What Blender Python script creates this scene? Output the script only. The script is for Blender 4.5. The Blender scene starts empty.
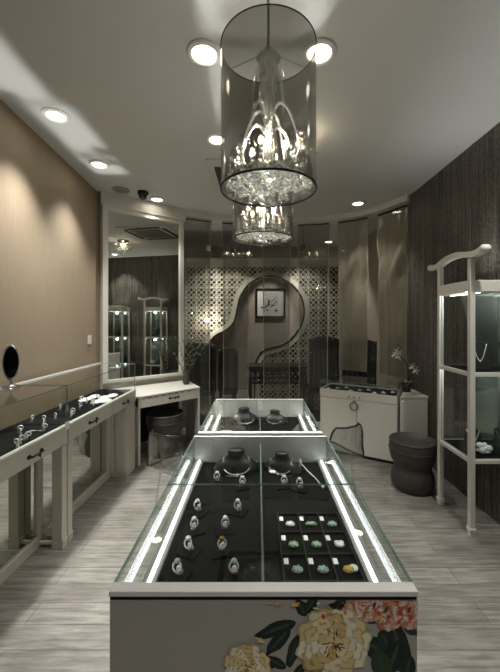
import bpy, bmesh, math, random
from mathutils import Vector, Matrix
random.seed(7)
PI = math.pi
SC = bpy.context.scene
COL = SC.collection
F, HX, HY, EYE = 330.0, 258.0, 320.0, 1.5        # focal length (px), vanishing point, eye height

def onz(px, py, z):                               # ground plan position of a photo point lying at height z
    Y = (EYE - z) * F / (py - HY)
    return ((px - HX) * Y / F, Y)

def lin(c):
    def f(u):
        u /= 255.0
        return u / 12.92 if u <= 0.04045 else ((u + 0.055) / 1.055) ** 2.4
    return (f(c[0]), f(c[1]), f(c[2]), 1.0)

# ------------------------------------------------------------------ materials
def new_mat(name):
    m = bpy.data.materials.new(name); m.use_nodes = True
    nt = m.node_tree
    for n in list(nt.nodes): nt.nodes.remove(n)
    out = nt.nodes.new('ShaderNodeOutputMaterial')
    return m, nt, out

def pbr(name, rgb, rough=0.5, metal=0.0, spec=0.5, noise=0.0, nscale=20.0, stretch=(1, 1, 1), bump=0.0, bscale=None, coat=0.0, sheen=0.0):
    m, nt, out = new_mat(name)
    b = nt.nodes.new('ShaderNodeBsdfPrincipled')
    nt.links.new(b.outputs[0], out.inputs[0])
    c = lin(rgb)
    b.inputs['Base Color'].default_value = c
    b.inputs['Roughness'].default_value = rough
    b.inputs['Metallic'].default_value = metal
    b.inputs['Specular IOR Level'].default_value = spec
    b.inputs['Coat Weight'].default_value = coat
    b.inputs['Sheen Weight'].default_value = sheen
    if noise or bump:
        tc = nt.nodes.new('ShaderNodeTexCoord')
        mp = nt.nodes.new('ShaderNodeMapping'); mp.inputs['Scale'].default_value = stretch
        nt.links.new(tc.outputs['Object'], mp.inputs[0])
        nz = nt.nodes.new('ShaderNodeTexNoise'); nz.inputs['Scale'].default_value = nscale; nz.inputs['Detail'].default_value = 6
        nt.links.new(mp.outputs[0], nz.inputs['Vector'])
        if noise:
            mx = nt.nodes.new('ShaderNodeMix'); mx.data_type = 'RGBA'
            lo = tuple(v * (1 - noise) for v in c[:3]) + (1,); hi = tuple(min(1, v * (1 + noise)) for v in c[:3]) + (1,)
            mx.inputs[6].default_value = lo; mx.inputs[7].default_value = hi
            nt.links.new(nz.outputs[0], mx.inputs[0]); nt.links.new(mx.outputs[2], b.inputs['Base Color'])
        if bump:
            bp = nt.nodes.new('ShaderNodeBump'); bp.inputs['Strength'].default_value = bump; bp.inputs['Distance'].default_value = 0.01
            nt.links.new(nz.outputs[0], bp.inputs['Height']); nt.links.new(bp.outputs[0], b.inputs['Normal'])
    return m

def clear(name, tint=(1, 1, 1), base=0.04, edge=0.5, power=4.0, rough=0.0, gcol=(1, 1, 1), diff=0.0, dcol=(1, 1, 1)):
    m, nt, out = new_mat(name)
    tr = nt.nodes.new('ShaderNodeBsdfTransparent'); tr.inputs[0].default_value = (*tint, 1)
    gl = nt.nodes.new('ShaderNodeBsdfGlossy'); gl.inputs['Roughness'].default_value = rough; gl.inputs[0].default_value = (*gcol, 1)
    lw = nt.nodes.new('ShaderNodeLayerWeight'); lw.inputs[0].default_value = 0.5
    pw = nt.nodes.new('ShaderNodeMath'); pw.operation = 'POWER'; pw.inputs[1].default_value = power
    nt.links.new(lw.outputs['Facing'], pw.inputs[0])
    ma = nt.nodes.new('ShaderNodeMath'); ma.operation = 'MULTIPLY_ADD'; ma.inputs[1].default_value = edge; ma.inputs[2].default_value = base
    nt.links.new(pw.outputs[0], ma.inputs[0])
    mx = nt.nodes.new('ShaderNodeMixShader')
    nt.links.new(ma.outputs[0], mx.inputs[0])
    src = tr
    if diff > 0:
        df = nt.nodes.new('ShaderNodeBsdfDiffuse'); df.inputs[0].default_value = (*dcol, 1)
        m2 = nt.nodes.new('ShaderNodeMixShader'); m2.inputs[0].default_value = diff
        nt.links.new(tr.outputs[0], m2.inputs[1]); nt.links.new(df.outputs[0], m2.inputs[2]); src = m2
    nt.links.new(src.outputs[0], mx.inputs[1]); nt.links.new(gl.outputs[0], mx.inputs[2])
    nt.links.new(mx.outputs[0], out.inputs[0])
    return m

def emit(name, rgb, strength):
    m, nt, out = new_mat(name)
    e = nt.nodes.new('ShaderNodeEmission'); e.inputs[0].default_value = lin(rgb); e.inputs[1].default_value = strength
    nt.links.new(e.outputs[0], out.inputs[0])
    return m

def sheer_mat(name, rgb, opac):
    m, nt, out = new_mat(name)
    tr = nt.nodes.new('ShaderNodeBsdfTransparent'); tr.inputs[0].default_value = (0.92, 0.92, 0.92, 1)
    df = nt.nodes.new('ShaderNodeBsdfDiffuse'); df.inputs[0].default_value = lin(rgb)
    tl = nt.nodes.new('ShaderNodeBsdfTranslucent'); tl.inputs[0].default_value = lin(rgb)
    gl = nt.nodes.new('ShaderNodeBsdfGlossy'); gl.inputs[0].default_value = (0.5, 0.5, 0.48, 1); gl.inputs['Roughness'].default_value = 0.28
    a = nt.nodes.new('ShaderNodeMixShader'); a.inputs[0].default_value = 0.35
    nt.links.new(df.outputs[0], a.inputs[1]); nt.links.new(tl.outputs[0], a.inputs[2])
    g = nt.nodes.new('ShaderNodeMixShader'); g.inputs[0].default_value = 0.18
    nt.links.new(a.outputs[0], g.inputs[1]); nt.links.new(gl.outputs[0], g.inputs[2])
    mx = nt.nodes.new('ShaderNodeMixShader'); mx.inputs[0].default_value = opac
    nt.links.new(tr.outputs[0], mx.inputs[1]); nt.links.new(g.outputs[0], mx.inputs[2])
    nt.links.new(mx.outputs[0], out.inputs[0])
    return m

def floor_mat():
    m, nt, out = new_mat('weathered_planks')
    N = nt.nodes.new; L = nt.links.new
    b = N('ShaderNodeBsdfPrincipled'); L(b.outputs[0], out.inputs[0])
    tc = N('ShaderNodeTexCoord')
    br = N('ShaderNodeTexBrick'); br.inputs['Scale'].default_value = 1.0
    br.inputs['Brick Width'].default_value = 1.15; br.inputs['Row Height'].default_value = 0.125
    br.inputs['Mortar Size'].default_value = 0.0025; br.inputs['Mortar Smooth'].default_value = 0.3
    br.offset = 0.37
    br.inputs['Color1'].default_value = lin((150, 147, 140)); br.inputs['Color2'].default_value = lin((134, 130, 123))
    br.inputs['Mortar'].default_value = lin((104, 100, 93))
    L(tc.outputs['Object'], br.inputs['Vector'])
    mp = N('ShaderNodeMapping'); mp.inputs['Scale'].default_value = (2.2, 26, 1); L(tc.outputs['Object'], mp.inputs[0])
    n1 = N('ShaderNodeTexNoise'); n1.inputs['Scale'].default_value = 1.6; n1.inputs['Detail'].default_value = 8; n1.inputs['Roughness'].default_value = 0.65
    L(mp.outputs[0], n1.inputs['Vector'])
    r1 = N('ShaderNodeValToRGB'); r1.color_ramp.elements[0].position = 0.36; r1.color_ramp.elements[0].color = (0.42, 0.41, 0.39, 1)
    r1.color_ramp.elements[1].position = 0.62; r1.color_ramp.elements[1].color = (1.15, 1.13, 1.1, 1)
    L(n1.outputs[0], r1.inputs[0])
    mu = N('ShaderNodeMix'); mu.data_type = 'RGBA'; mu.blend_type = 'MULTIPLY'; mu.inputs[0].default_value = 0.85
    L(br.outputs[0], mu.inputs[6]); L(r1.outputs[0], mu.inputs[7])
    n2 = N('ShaderNodeTexNoise'); n2.inputs['Scale'].default_value = 5; n2.inputs['Detail'].default_value = 5
    L(tc.outputs['Object'], n2.inputs['Vector'])
    m2 = N('ShaderNodeMix'); m2.data_type = 'RGBA'; m2.blend_type = 'OVERLAY'; m2.inputs[0].default_value = 0.35
    L(mu.outputs[2], m2.inputs[6]); L(n2.outputs[0], m2.inputs[7])
    L(m2.outputs[2], b.inputs['Base Color'])
    b.inputs['Roughness'].default_value = 0.5
    bp = N('ShaderNodeBump'); bp.inputs['Strength'].default_value = 0.25; bp.inputs['Distance'].default_value = 0.004
    L(n1.outputs[0], bp.inputs['Height']); L(bp.outputs[0], b.inputs['Normal'])
    return m

def ribbed_mat():
    m, nt, out = new_mat('ribbed_dark_wallcovering')
    N = nt.nodes.new; L = nt.links.new
    b = N('ShaderNodeBsdfPrincipled'); L(b.outputs[0], out.inputs[0])
    tc = N('ShaderNodeTexCoord')
    mp = N('ShaderNodeMapping'); mp.inputs['Scale'].default_value = (1, 34, 0.9); L(tc.outputs['Object'], mp.inputs[0])
    n1 = N('ShaderNodeTexNoise'); n1.inputs['Scale'].default_value = 1.3; n1.inputs['Detail'].default_value = 4; L(mp.outputs[0], n1.inputs['Vector'])
    mp2 = N('ShaderNodeMapping'); mp2.inputs['Scale'].default_value = (1, 1, 0.55); L(tc.outputs['Object'], mp2.inputs[0])
    n2 = N('ShaderNodeTexNoise'); n2.inputs['Scale'].default_value = 75; n2.inputs['Detail'].default_value = 3; L(mp2.outputs[0], n2.inputs['Vector'])
    ad = N('ShaderNodeMath'); ad.operation = 'ADD'; L(n1.outputs[0], ad.inputs[0]); L(n2.outputs[0], ad.inputs[1])
    r = N('ShaderNodeValToRGB'); r.color_ramp.elements[0].position = 0.40; r.color_ramp.elements[0].color = lin((44, 40, 37))
    r.color_ramp.elements[1].position = 0.64; r.color_ramp.elements[1].color = lin((110, 102, 93))
    hf = N('ShaderNodeMath'); hf.operation = 'MULTIPLY'; hf.inputs[1].default_value = 0.5; L(ad.outputs[0], hf.inputs[0])
    L(hf.outputs[0], r.inputs[0]); L(r.outputs[0], b.inputs['Base Color'])
    b.inputs['Roughness'].default_value = 0.42
    bp = N('ShaderNodeBump'); bp.inputs['Strength'].default_value = 0.8; bp.inputs['Distance'].default_value = 0.012
    L(ad.outputs[0], bp.inputs['Height']); L(bp.outputs[0], b.inputs['Normal'])
    return m

def attr_mat(name, rough=0.55):
    m, nt, out = new_mat(name)
    b = nt.nodes.new('ShaderNodeBsdfPrincipled'); nt.links.new(b.outputs[0], out.inputs[0])
    a = nt.nodes.new('ShaderNodeAttribute'); a.attribute_name = 'pigment'
    nt.links.new(a.outputs['Color'], b.inputs['Base Color']); b.inputs['Roughness'].default_value = rough
    return m

M = {}
M['floor'] = floor_mat()
M['ceiling'] = pbr('ceiling_paint', (198, 197, 192), 0.75, noise=0.03, nscale=3)
M['wall_l'] = pbr('brown_grasscloth', (147, 131, 110), 0.7, noise=0.16, nscale=14, stretch=(6, 6, 0.35), bump=0.15)
M['wall_r'] = ribbed_mat()
M['wall_b'] = pbr('taupe_plaster', (160, 146, 131), 0.8, noise=0.05, nscale=5)
M['cream'] = pbr('cream_lacquer', (212, 208, 198), 0.38, noise=0.04, nscale=8, stretch=(1, 1, 0.3))
M['aged'] = pbr('aged_cream_wood', (198, 193, 181), 0.45, noise=0.10, nscale=16, stretch=(4, 4, 0.5), bump=0.06)
M['white'] = pbr('white_lacquer', (228, 226, 220), 0.3)
M['silver'] = pbr('silver', (240, 240, 240), 0.22, metal=0.45)
M['chrome'] = pbr('chrome', (205, 205, 205), 0.12, metal=1.0)
M['gold'] = pbr('gold', (226, 180, 90), 0.2, metal=1.0)
M['iron'] = pbr('black_iron', (22, 20, 19), 0.4, metal=0.4)
M['velvet'] = pbr('black_velvet', (7, 7, 8), 0.9, spec=0.15, noise=0.2, nscale=60)
M['leather'] = pbr('black_leather', (20, 19, 20), 0.38, bump=0.1, nscale=120)
M['black'] = pbr('black_wood', (20, 17, 15), 0.32, noise=0.2, nscale=20)
M['drape'] = pbr('dark_green_cloth', (20, 21, 18), 0.7, noise=0.2, nscale=30)
M['clay'] = pbr('charcoal_clay', (58, 56, 51), 0.5, noise=0.25, nscale=18, bump=0.15)
M['mirror'] = pbr('mirror_silver', (214, 216, 208), 0.015, metal=1.0)
M['glass'] = clear('clear_glass', (0.96, 0.975, 0.965), 0.018, 0.5, 4.0)
M['part_glass'] = clear('partition_glass', (0.96, 0.97, 0.96), 0.018, 0.35, 4.0)
M['edge'] = clear('green_glass_edge', (0.35, 0.5, 0.45), 0.15, 0.3, 2.0, 0.15, (0.8, 0.95, 0.9), 0.35, (0.42, 0.55, 0.5))
M['acrylic'] = clear('smoke_acrylic', (0.86, 0.87, 0.87), 0.07, 0.6, 2.2, 0.03)
M['acrylic_edge'] = clear('acrylic_edge', (0.22, 0.23, 0.24), 0.1, 0.4, 2.0, 0.08)
M['drum'] = clear('smoked_mirror_film', (0.56, 0.545, 0.51), 0.08, 0.5, 2.2, 0.10, (0.9, 0.88, 0.84), 0.42, (0.045, 0.043, 0.04))
M['crystal'] = clear('cut_crystal', (0.80, 0.80, 0.77), 0.22, 0.7, 1.6, 0.04, (1, 1, 0.97), 0.22, (0.92, 0.92, 0.88))
M['led'] = emit('led_strip', (236, 240, 244), 6.0)
M['led_soft'] = emit('led_soft', (236, 238, 232), 3.0)
M['lamp'] = emit('lamp_lens', (255, 246, 228), 14.0)
M['bulb'] = emit('candle_bulb', (255, 238, 208), 38.0)
M['sheer'] = sheer_mat('grey_organza', (82, 78, 71), 0.46)
M['sheer2'] = sheer_mat('taupe_organza', (156, 145, 126), 0.78)
M['hem'] = pbr('organza_hem', (165, 156, 138), 0.5)
M['screen'] = pbr('lattice_beige', (206, 198, 178), 0.6)
M['foliage'] = pbr('leaf_green', (88, 104, 66), 0.5, noise=0.25, nscale=40)
M['stem'] = pbr('twig_brown', (58, 50, 40), 0.7)
M['petal'] = pbr('white_petal', (232, 232, 222), 0.5)
M['print'] = attr_mat('printed_flowers')
M['paper'] = pbr('picture_paper', (206, 202, 190), 0.7, noise=0.05, nscale=8)
M['ink'] = pbr('ink_wash', (44, 36, 32), 0.7)
M['tag'] = pbr('white_card', (238, 238, 234), 0.5)
M['plastic'] = pbr('ivory_plastic', (214, 208, 192), 0.4)
M['jade_g'] = pbr('green_jade', (150, 178, 150), 0.15, noise=0.3, nscale=60, coat=0.5)
M['jade_w'] = pbr('white_jade', (216, 224, 222), 0.15, noise=0.1, nscale=60, coat=0.5)
M['jade_b'] = pbr('blue_grey_jade', (150, 170, 172), 0.15, noise=0.3, nscale=60, coat=0.5)
M['amber'] = pbr('amber_stone', (196, 160, 74), 0.18, noise=0.2, nscale=60, coat=0.5)
M['taupe'] = pbr('warm_grey_lacquer', (172, 168, 158), 0.38, noise=0.03, nscale=4)
M['rail'] = pbr('grey_rail', (112, 112, 108), 0.55)
M['crystal_lit'] = clear('lit_crystal', (0.85, 0.85, 0.82), 0.25, 0.7, 1.6, 0.04, (1, 1, 0.97), 0.5, (0.95, 0.95, 0.92))  # paler copy of the crystal, with the drops' sparkle put into its colour
M['hole_shade'] = pbr('lattice_shade', (34, 30, 26), 0.8, noise=0.1)  # dark tone standing in for shade behind the lattice
M['vent'] = pbr('vent_dark', (36, 34, 32), 0.6)
M['steel'] = pbr('brushed_steel', (150, 146, 138), 0.35, metal=0.8)

# ------------------------------------------------------------------ mesh builder
class MB:
    def __init__(s):
        s.v = []; s.f = []; s.mi = []; s.sm = []; s.fc = []
    def add(s, vs, fs, mi=0, smooth=False, T=None, col=None):
        o = len(s.v)
        for p in vs:
            p = Vector(p)
            s.v.append(T @ p if T else p)
        for i, f in enumerate(fs):
            s.f.append([o + k for k in f])
            s.mi.append(mi[i] if isinstance(mi, (list, tuple)) else mi)
            s.sm.append(smooth); s.fc.append(col)
        return s
    def box(s, a, b, mi=0, T=None):
        x0, y0, z0 = (min(a[i], b[i]) for i in range(3)); x1, y1, z1 = (max(a[i], b[i]) for i in range(3))
        vs = [(x0,y0,z0),(x1,y0,z0),(x1,y1,z0),(x0,y1,z0),(x0,y0,z1),(x1,y0,z1),(x1,y1,z1),(x0,y1,z1)]
        fs = [(0,3,2,1),(4,5,6,7),(0,1,5,4),(1,2,6,5),(2,3,7,6),(3,0,4,7)]
        return s.add(vs, fs, mi, False, T)
    def pane(s, a, b, T=None):               # thin sheet: slot 0 on the large faces, slot 1 on the edges
        d = [abs(a[i] - b[i]) for i in range(3)]; k = d.index(min(d))
        mi = [1] * 6
        for j in {0: (3, 5), 1: (2, 4), 2: (0, 1)}[k]: mi[j] = 0
        return s.box(a, b, mi, T)
    def prism(s, poly, z0, z1, mi=0, T=None):
        n = len(poly)
        vs = [(x, y, z0) for x, y in poly] + [(x, y, z1) for x, y in poly]
        fs = [tuple(range(n - 1, -1, -1)), tuple(range(n, 2 * n))] + [(i, (i + 1) % n, n + (i + 1) % n, n + i) for i in range(n)]
        return s.add(vs, fs, mi, False, T)
    def lathe(s, prof, n=32, mi=0, T=None, smooth=True, sx=1, sy=1, a0=0, a1=2 * PI):
        full = abs(a1 - a0 - 2 * PI) < 1e-6
        m = n if full else n + 1
        vs = []; fs = []
        for r, z in prof:
            for i in range(m):
                a = a0 + (a1 - a0) * i / n
                vs.append((r * math.cos(a) * sx, r * math.sin(a) * sy, z))
        for j in range(len(prof) - 1):
            for i in range(n):
                i2 = (i + 1) % m
                fs.append((j * m + i, j * m + i2, (j + 1) * m + i2, (j + 1) * m + i))
        return s.add(vs, fs, mi, smooth, T)
    def tube(s, pts, r, n=8, mi=0, T=None, closed=False):
        pts = [Vector(p) for p in pts]; k = len(pts)
        rs = r if isinstance(r, (list, tuple)) else [r] * k
        vs = []; fs = []
        up = None
        for i, p in enumerate(pts):
            if closed: t = pts[(i + 1) % k] - pts[i - 1]
            else: t = pts[min(i + 1, k - 1)] - pts[max(i - 1, 0)]
            t = t.normalized() if t.length > 1e-9 else Vector((0, 0, 1))
            if up is None: up = Vector((0, 0, 1)) if abs(t.z) < 0.9 else Vector((1, 0, 0))
            a = t.cross(up)
            if a.length < 1e-6: a = t.cross(Vector((0.3, 1, 0.2)))
            a.normalize(); b = a.cross(t); up = b
            for q in range(n):
                c = 2 * PI * q / n
                vs.append(p + (a * math.cos(c) + b * math.sin(c)) * rs[i])
        for i in range(k if closed else k - 1):
            i2 = (i + 1) % k
            for q in range(n):
                fs.append((i * n + q, i * n + (q + 1) % n, i2 * n + (q + 1) % n, i2 * n + q))
        if not closed:
            fs.append(tuple(range(n))); fs.append(tuple(range((k - 1) * n, k * n)))
        return s.add(vs, fs, mi, True, T)
    def ball(s, c, r, n=12, m=8, mi=0, T=None, smooth=True):
        rx, ry, rz = r if isinstance(r, (list, tuple)) else (r, r, r)
        vs = [(c[0], c[1], c[2] - rz)]; fs = []
        for j in range(1, m):
            b = -PI / 2 + PI * j / m
            for i in range(n):
                a = 2 * PI * i / n
                vs.append((c[0] + rx * math.cos(b) * math.cos(a), c[1] + ry * math.cos(b) * math.sin(a), c[2] + rz * math.sin(b)))
        vs.append((c[0], c[1], c[2] + rz)); e = len(vs) - 1
        for i in range(n):
            fs.append((0, 1 + (i + 1) % n, 1 + i))
            fs.append((e, 1 + (m - 2) * n + i, 1 + (m - 2) * n + (i + 1) % n))
        for j in range(m - 2):
            for i in range(n):
                fs.append((1 + j * n + i, 1 + j * n + (i + 1) % n, 1 + (j + 1) * n + (i + 1) % n, 1 + (j + 1) * n + i))
        return s.add(vs, fs, mi, smooth, T)
    def grid(s, fn, nu, nv, mi=0, T=None, smooth=True):
        vs = [fn(i / nu, j / nv) for j in range(nv + 1) for i in range(nu + 1)]
        fs = [(j * (nu + 1) + i, j * (nu + 1) + i + 1, (j + 1) * (nu + 1) + i + 1, (j + 1) * (nu + 1) + i) for j in range(nv) for i in range(nu)]
        return s.add(vs, fs, mi, smooth, T)
    def build(s, name, mats, parent=None, bevel=0.0, solid=0.0, loc=None):
        me = bpy.data.meshes.new(name)
        me.from_pydata([tuple(p) for p in s.v], [], s.f)
        if not isinstance(mats, (list, tuple)): mats = [mats]
        for m in mats: me.materials.append(m)
        for p, mi, sm in zip(me.polygons, s.mi, s.sm):
            p.material_index = mi; p.use_smooth = sm
        if any(c is not None for c in s.fc):
            at = me.color_attributes.new('pigment', 'FLOAT_COLOR', 'CORNER')
            for p, c in zip(me.polygons, s.fc):
                for li in p.loop_indices: at.data[li].color = c or (1, 1, 1, 1)
        bm = bmesh.new(); bm.from_mesh(me)
        if not any(c is not None for c in s.fc): bmesh.ops.recalc_face_normals(bm, faces=bm.faces)
        bm.to_mesh(me); bm.free()
        me.update()
        o = bpy.data.objects.new(name, me); COL.objects.link(o)
        if parent: o.parent = parent
        if loc: o.location = loc
        if solid:
            md = o.modifiers.new('thickness', 'SOLIDIFY'); md.thickness = solid; md.offset = 0
        if bevel:
            md = o.modifiers.new('bevel', 'BEVEL'); md.width = bevel; md.segments = 2; md.limit_method = 'ANGLE'
        return o

def tag(o, label, cat, group=None):
    o['label'] = label; o['category'] = cat
    if group: o['group'] = group
    return o
def thing(name, label, cat, loc=(0, 0, 0), rotz=0.0, group=None):
    o = bpy.data.objects.new(name, None); COL.objects.link(o)
    o.empty_display_size = 0.1
    o.location = loc; o.rotation_euler = (0, 0, rotz)
    return tag(o, label, cat, group)
def struct(o):
    o['kind'] = 'structure'; return o
def copy_tree(src, loc, rotz, label, group=None):
    def cp(o, parent):
        c = o.copy(); COL.objects.link(c); c.parent = parent
        for ch in [k for k in KIDS.get(o.name, [])]: cp(ch, c)
        return c
    KIDS = {}
    for o in bpy.data.objects:
        if o.parent: KIDS.setdefault(o.parent.name, []).append(o)
    r = cp(src, None)
    r.location = loc; r.rotation_euler = (0, 0, rotz); r['label'] = label
    if group: r['group'] = group
    return r
def light(kind, name, loc, energy, color=(1, 0.97, 0.92), size=0.03, **kw):
    d = bpy.data.lights.new(name, kind); d.energy = energy; d.color = color
    if kind == 'AREA':
        d.size = size
    else: d.shadow_soft_size = size
    for k, v in kw.items():
        if k not in ('rot',): setattr(d, k, v)
    o = bpy.data.objects.new(name, d); COL.objects.link(o); o.location = loc
    if 'rot' in kw: o.rotation_euler = kw['rot']
    return o
def aim(o, target):
    o.rotation_euler = (Vector(target) - o.location).to_track_quat('-Z', 'Y').to_euler()

# ------------------------------------------------------------------ the setting
CZ = 2.95
UP1, UP2 = 0.95, 0.8                              # watts of the added upward panels that brighten the ceiling
struct(MB().box((-2.3, -3.0, -0.1), (2.4, 6.9, 0)).build('floor', M['floor']))
struct(MB().box((-2.3, -3.0, CZ), (2.4, 6.9, CZ + 0.1)).build('ceiling', M['ceiling']))
ML, MR = (-1.775, 3.745), (-1.0, 4.37)           # mirror wall: left and right end in plan
struct(MB().prism([(-1.69, -2.8), (-1.69, 2.15), (-1.81, 3.70), (-1.81, 3.78), (-2.0, 3.78), (-2.0, -2.8)], 0, CZ).build('wall_left', M['wall_l']))
struct(MB().box((1.77, -2.8, 0), (1.97, 3.86, CZ)).build('wall_right', M['wall_r']))
struct(MB().box((1.88, 3.86, 0), (1.97, 6.7, CZ)).build('wall_rear_right', M['wall_b']))
struct(MB().box((-2.1, 6.5, 0), (1.88, 6.7, CZ)).build('wall_rear', M['wall_b']))
struct(MB().box((-2.1, 3.95, 0), (-1.95, 6.5, CZ)).build('wall_rear_left', M['wall_b']))
md = Vector((MR[0] - ML[0], MR[1] - ML[1], 0)); mlen = md.length; md.normalize(); mang = math.atan2(md.y, md.x)
mn = Vector((-md.y, md.x, 0))                    # behind the mirror
b0 = Vector((*ML, 0)) + mn * 0.012; b1 = Vector((*MR, 0)) + mn * 0.012
struct(MB().prism([(b0.x, b0.y), (b1.x, b1.y), (b1.x + mn.x * 0.12, b1.y + mn.y * 0.12), (b0.x + mn.x * 0.12 - .02, b0.y + mn.y * 0.12)], 0, CZ).build('wall_corner', M['cream']))
wf = MB()
wf.box((-1.69, -2.8, 0), (1.77, -2.65, 0.5)); wf.box((-1.69, -2.8, 2.5), (1.77, -2.65, CZ))
wf.box((-1.69, -2.8, 0.5), (-1.2, -2.65, 2.5)); wf.box((1.2, -2.8, 0.5), (1.77, -2.65, 2.5))
struct(wf.build('wall_front', M['wall_b']))
w2 = struct(MB().box((-1.2, -2.76, 0.5), (-1.14, -2.69, 2.5)).box((1.14, -2.76, 0.5), (1.2, -2.69, 2.5)).box((-1.14, -2.76, 0.5), (1.14, -2.69, 0.56)).box((-1.14, -2.76, 2.44), (1.14, -2.69, 2.5)).box((-0.03, -2.76, 0.56), (0.03, -2.69, 2.44)).build('window_fill', M['iron']))  # unseen shopfront window, added to let soft fill in from the front
MB().pane((-1.14, -2.73, 0.56), (-0.03, -2.72, 2.44)).build('pane', [M['glass'], M['edge']], w2)
MB().pane((0.03, -2.73, 0.56), (1.14, -2.73 + 0.01, 2.44)).build('pane', [M['glass'], M['edge']], w2)

ARC = [(-1.0, 4.37), (-0.527, 4.58), (0.0, 4.67), (0.527, 4.70), (1.03, 4.60), (1.47, 4.33), (1.765, 3.83)]
def arc_pt(t):                                   # Catmull-Rom through ARC, t in 0..6
    i = min(int(t), 5); u = t - i
    P = [Vector(p) for p in ARC]
    p0 = P[i - 1] if i > 0 else P[0] * 2 - P[1]
    p1, p2 = P[i], P[i + 1]
    p3 = P[i + 2] if i < 5 else P[6] * 2 - P[5]
    return 0.5 * ((2 * p1) + (p2 - p0) * u + (2 * p0 - 5 * p1 + 4 * p2 - p3) * u * u + (3 * p1 - p0 - 3 * p2 + p3) * u ** 3)
def arc_n(t):
    d = arc_pt(min(t + .01, 6)) - arc_pt(max(t - .01, 0)); d.normalize(); return Vector((-d.y, d.x))
def arc_t(x):
    lo, hi = 0.0, 6.0
    for _ in range(40):
        mid = (lo + hi) / 2
        if arc_pt(mid).x < x: lo = mid
        else: hi = mid
    return lo
def arc_strip(t0, t1, o0, o1, z0, z1, n=12, mb=None, mi=0):
    mb = mb or MB(); inn = []; out = []
    for k in range(n + 1):
        t = t0 + (t1 - t0) * k / n; p = arc_pt(t); q = arc_n(t)
        inn.append(p + q * o0); out.append(p + q * o1)
    poly = [(p.x, p.y) for p in inn] + [(p.x, p.y) for p in reversed(out)]
    # built segment by segment so that each piece stays convex
    for k in range(n):
        quad = [inn[k], inn[k + 1], out[k + 1], out[k]]
        vs = [(p.x, p.y, z0) for p in quad] + [(p.x, p.y, z1) for p in quad]
        fs = [(3, 2, 1, 0), (4, 5, 6, 7), (0, 1, 5, 4), (2, 3, 7, 6)]
        if k == 0: fs.append((3, 0, 4, 7))
        if k == n - 1: fs.append((1, 2, 6, 5))
        mb.add(vs, fs, mi)
    return mb
struct(arc_strip(0, 6, -0.05, 0.16, 2.885, CZ, 40).build('trim_1', M['cream']))
win = struct(arc_strip(0, 6, -0.02, 0.03, 0.0, 0.06, 40).build('window_1', M['cream']))
for k in range(6):
    a, b = k + 0.006, k + 0.994
    if k == 5: b = 5.985
    mb = MB(); arc_strip(a, b, -0.005, 0.005, 0.06, 2.885, 8, mb)
    mb.build('pane', M['part_glass'], win)
# frieze above the mirror, in line with the arc trim
struct(MB().box((-0.02, -0.06, 2.80), (mlen + 0.02, 0.01, CZ)).build('trim_2', M['cream'])).matrix_world = Matrix.Translation((*ML, 0)) @ Matrix.Rotation(mang, 4, 'Z')
struct(MB().box((-1.95, 6.47, 0), (1.77, 6.5, 0.12)).build('baseboard_rear', M['cream']))
struct(MB().box((1.755, -2.6, 0), (1.77, 2.0, 0.08)).build('baseboard_right', M['black']))

# hanging sheer panels behind the partition glass
def sheer(x0, x1, z0, m, seed, label, wr=0.006):
    rnd = random.Random(seed)
    ph = [rnd.uniform(0, 6.28) for _ in range(8)]
    t0, t1 = arc_t(x0), arc_t(x1)
    def fn(u, v, e=0.0):
        nar = 1 - 0.10 * math.sin(min(1, v * 1.6) * PI / 2)
        uu = 0.5 + (u - 0.5) * nar
        t = t0 + (t1 - t0) * uu; p = arc_pt(t); q = arc_n(t)
        w = wr * (math.sin(u * 9 + ph[0] + 2 * v) + 0.6 * math.sin(u * 17 + ph[1] - 3 * v) + 1.3 * math.sin(v * 13 + u * 5 + ph[2]) * (0.4 + 1.2 * math.exp(-((v - 0.3) / 0.14) ** 2)) + 0.8 * math.sin(v * 24 + u * 11 + ph[3]) * math.exp(-((v - 0.33) / 0.12) ** 2) * 1.6)
        off = 0.07 + w * (0.2 + 0.8 * min(1, v * 4)) + e
        return (p.x + q.x * off, p.y + q.y * off, 2.87 + (z0 - 2.87) * v)
    o = MB().grid(fn, 24, 60).build('sheer_panel', m)
    tag(o, label, 'curtain', 'sheer cloth panels behind the curved glass')
    for e in (0.0, 1.0):
        MB().tube([fn(e, v / 60.0) for v in range(61)], 0.006, 6).build('hem', M['hem'], o)
    rod = MB().tube([fn(u / 12.0, 0.0) for u in range(13)], 0.010, 8).build('top_rod', M['iron'], o)
    return o
sheer(-0.985, -0.63, 0.02, M['sheer'], 1, 'sheer grey cloth panel beside the white post of the corner mirror')
sheer(-0.487, -0.115, 0.02, M['sheer'], 2, 'second sheer grey panel from the mirror, over the left part of the lattice')
sheer(0.07, 0.47, 0.02, M['sheer'], 3, 'third sheer grey panel from the mirror, behind the far drum pendant')
sheer(0.57, 0.985, 0.02, M['sheer'], 4, 'fourth sheer grey panel from the mirror, over the right part of the lattice')
sheer(1.10, 1.425, 0.80, M['sheer2'], 5, 'creased shiny taupe cloth panel, second from the dark ribbed wall', 0.015)
sheer(1.515, 1.722, 0.80, M['sheer2'], 6, 'creased shiny taupe cloth panel hanging next to the dark ribbed wall', 0.015)

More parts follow.
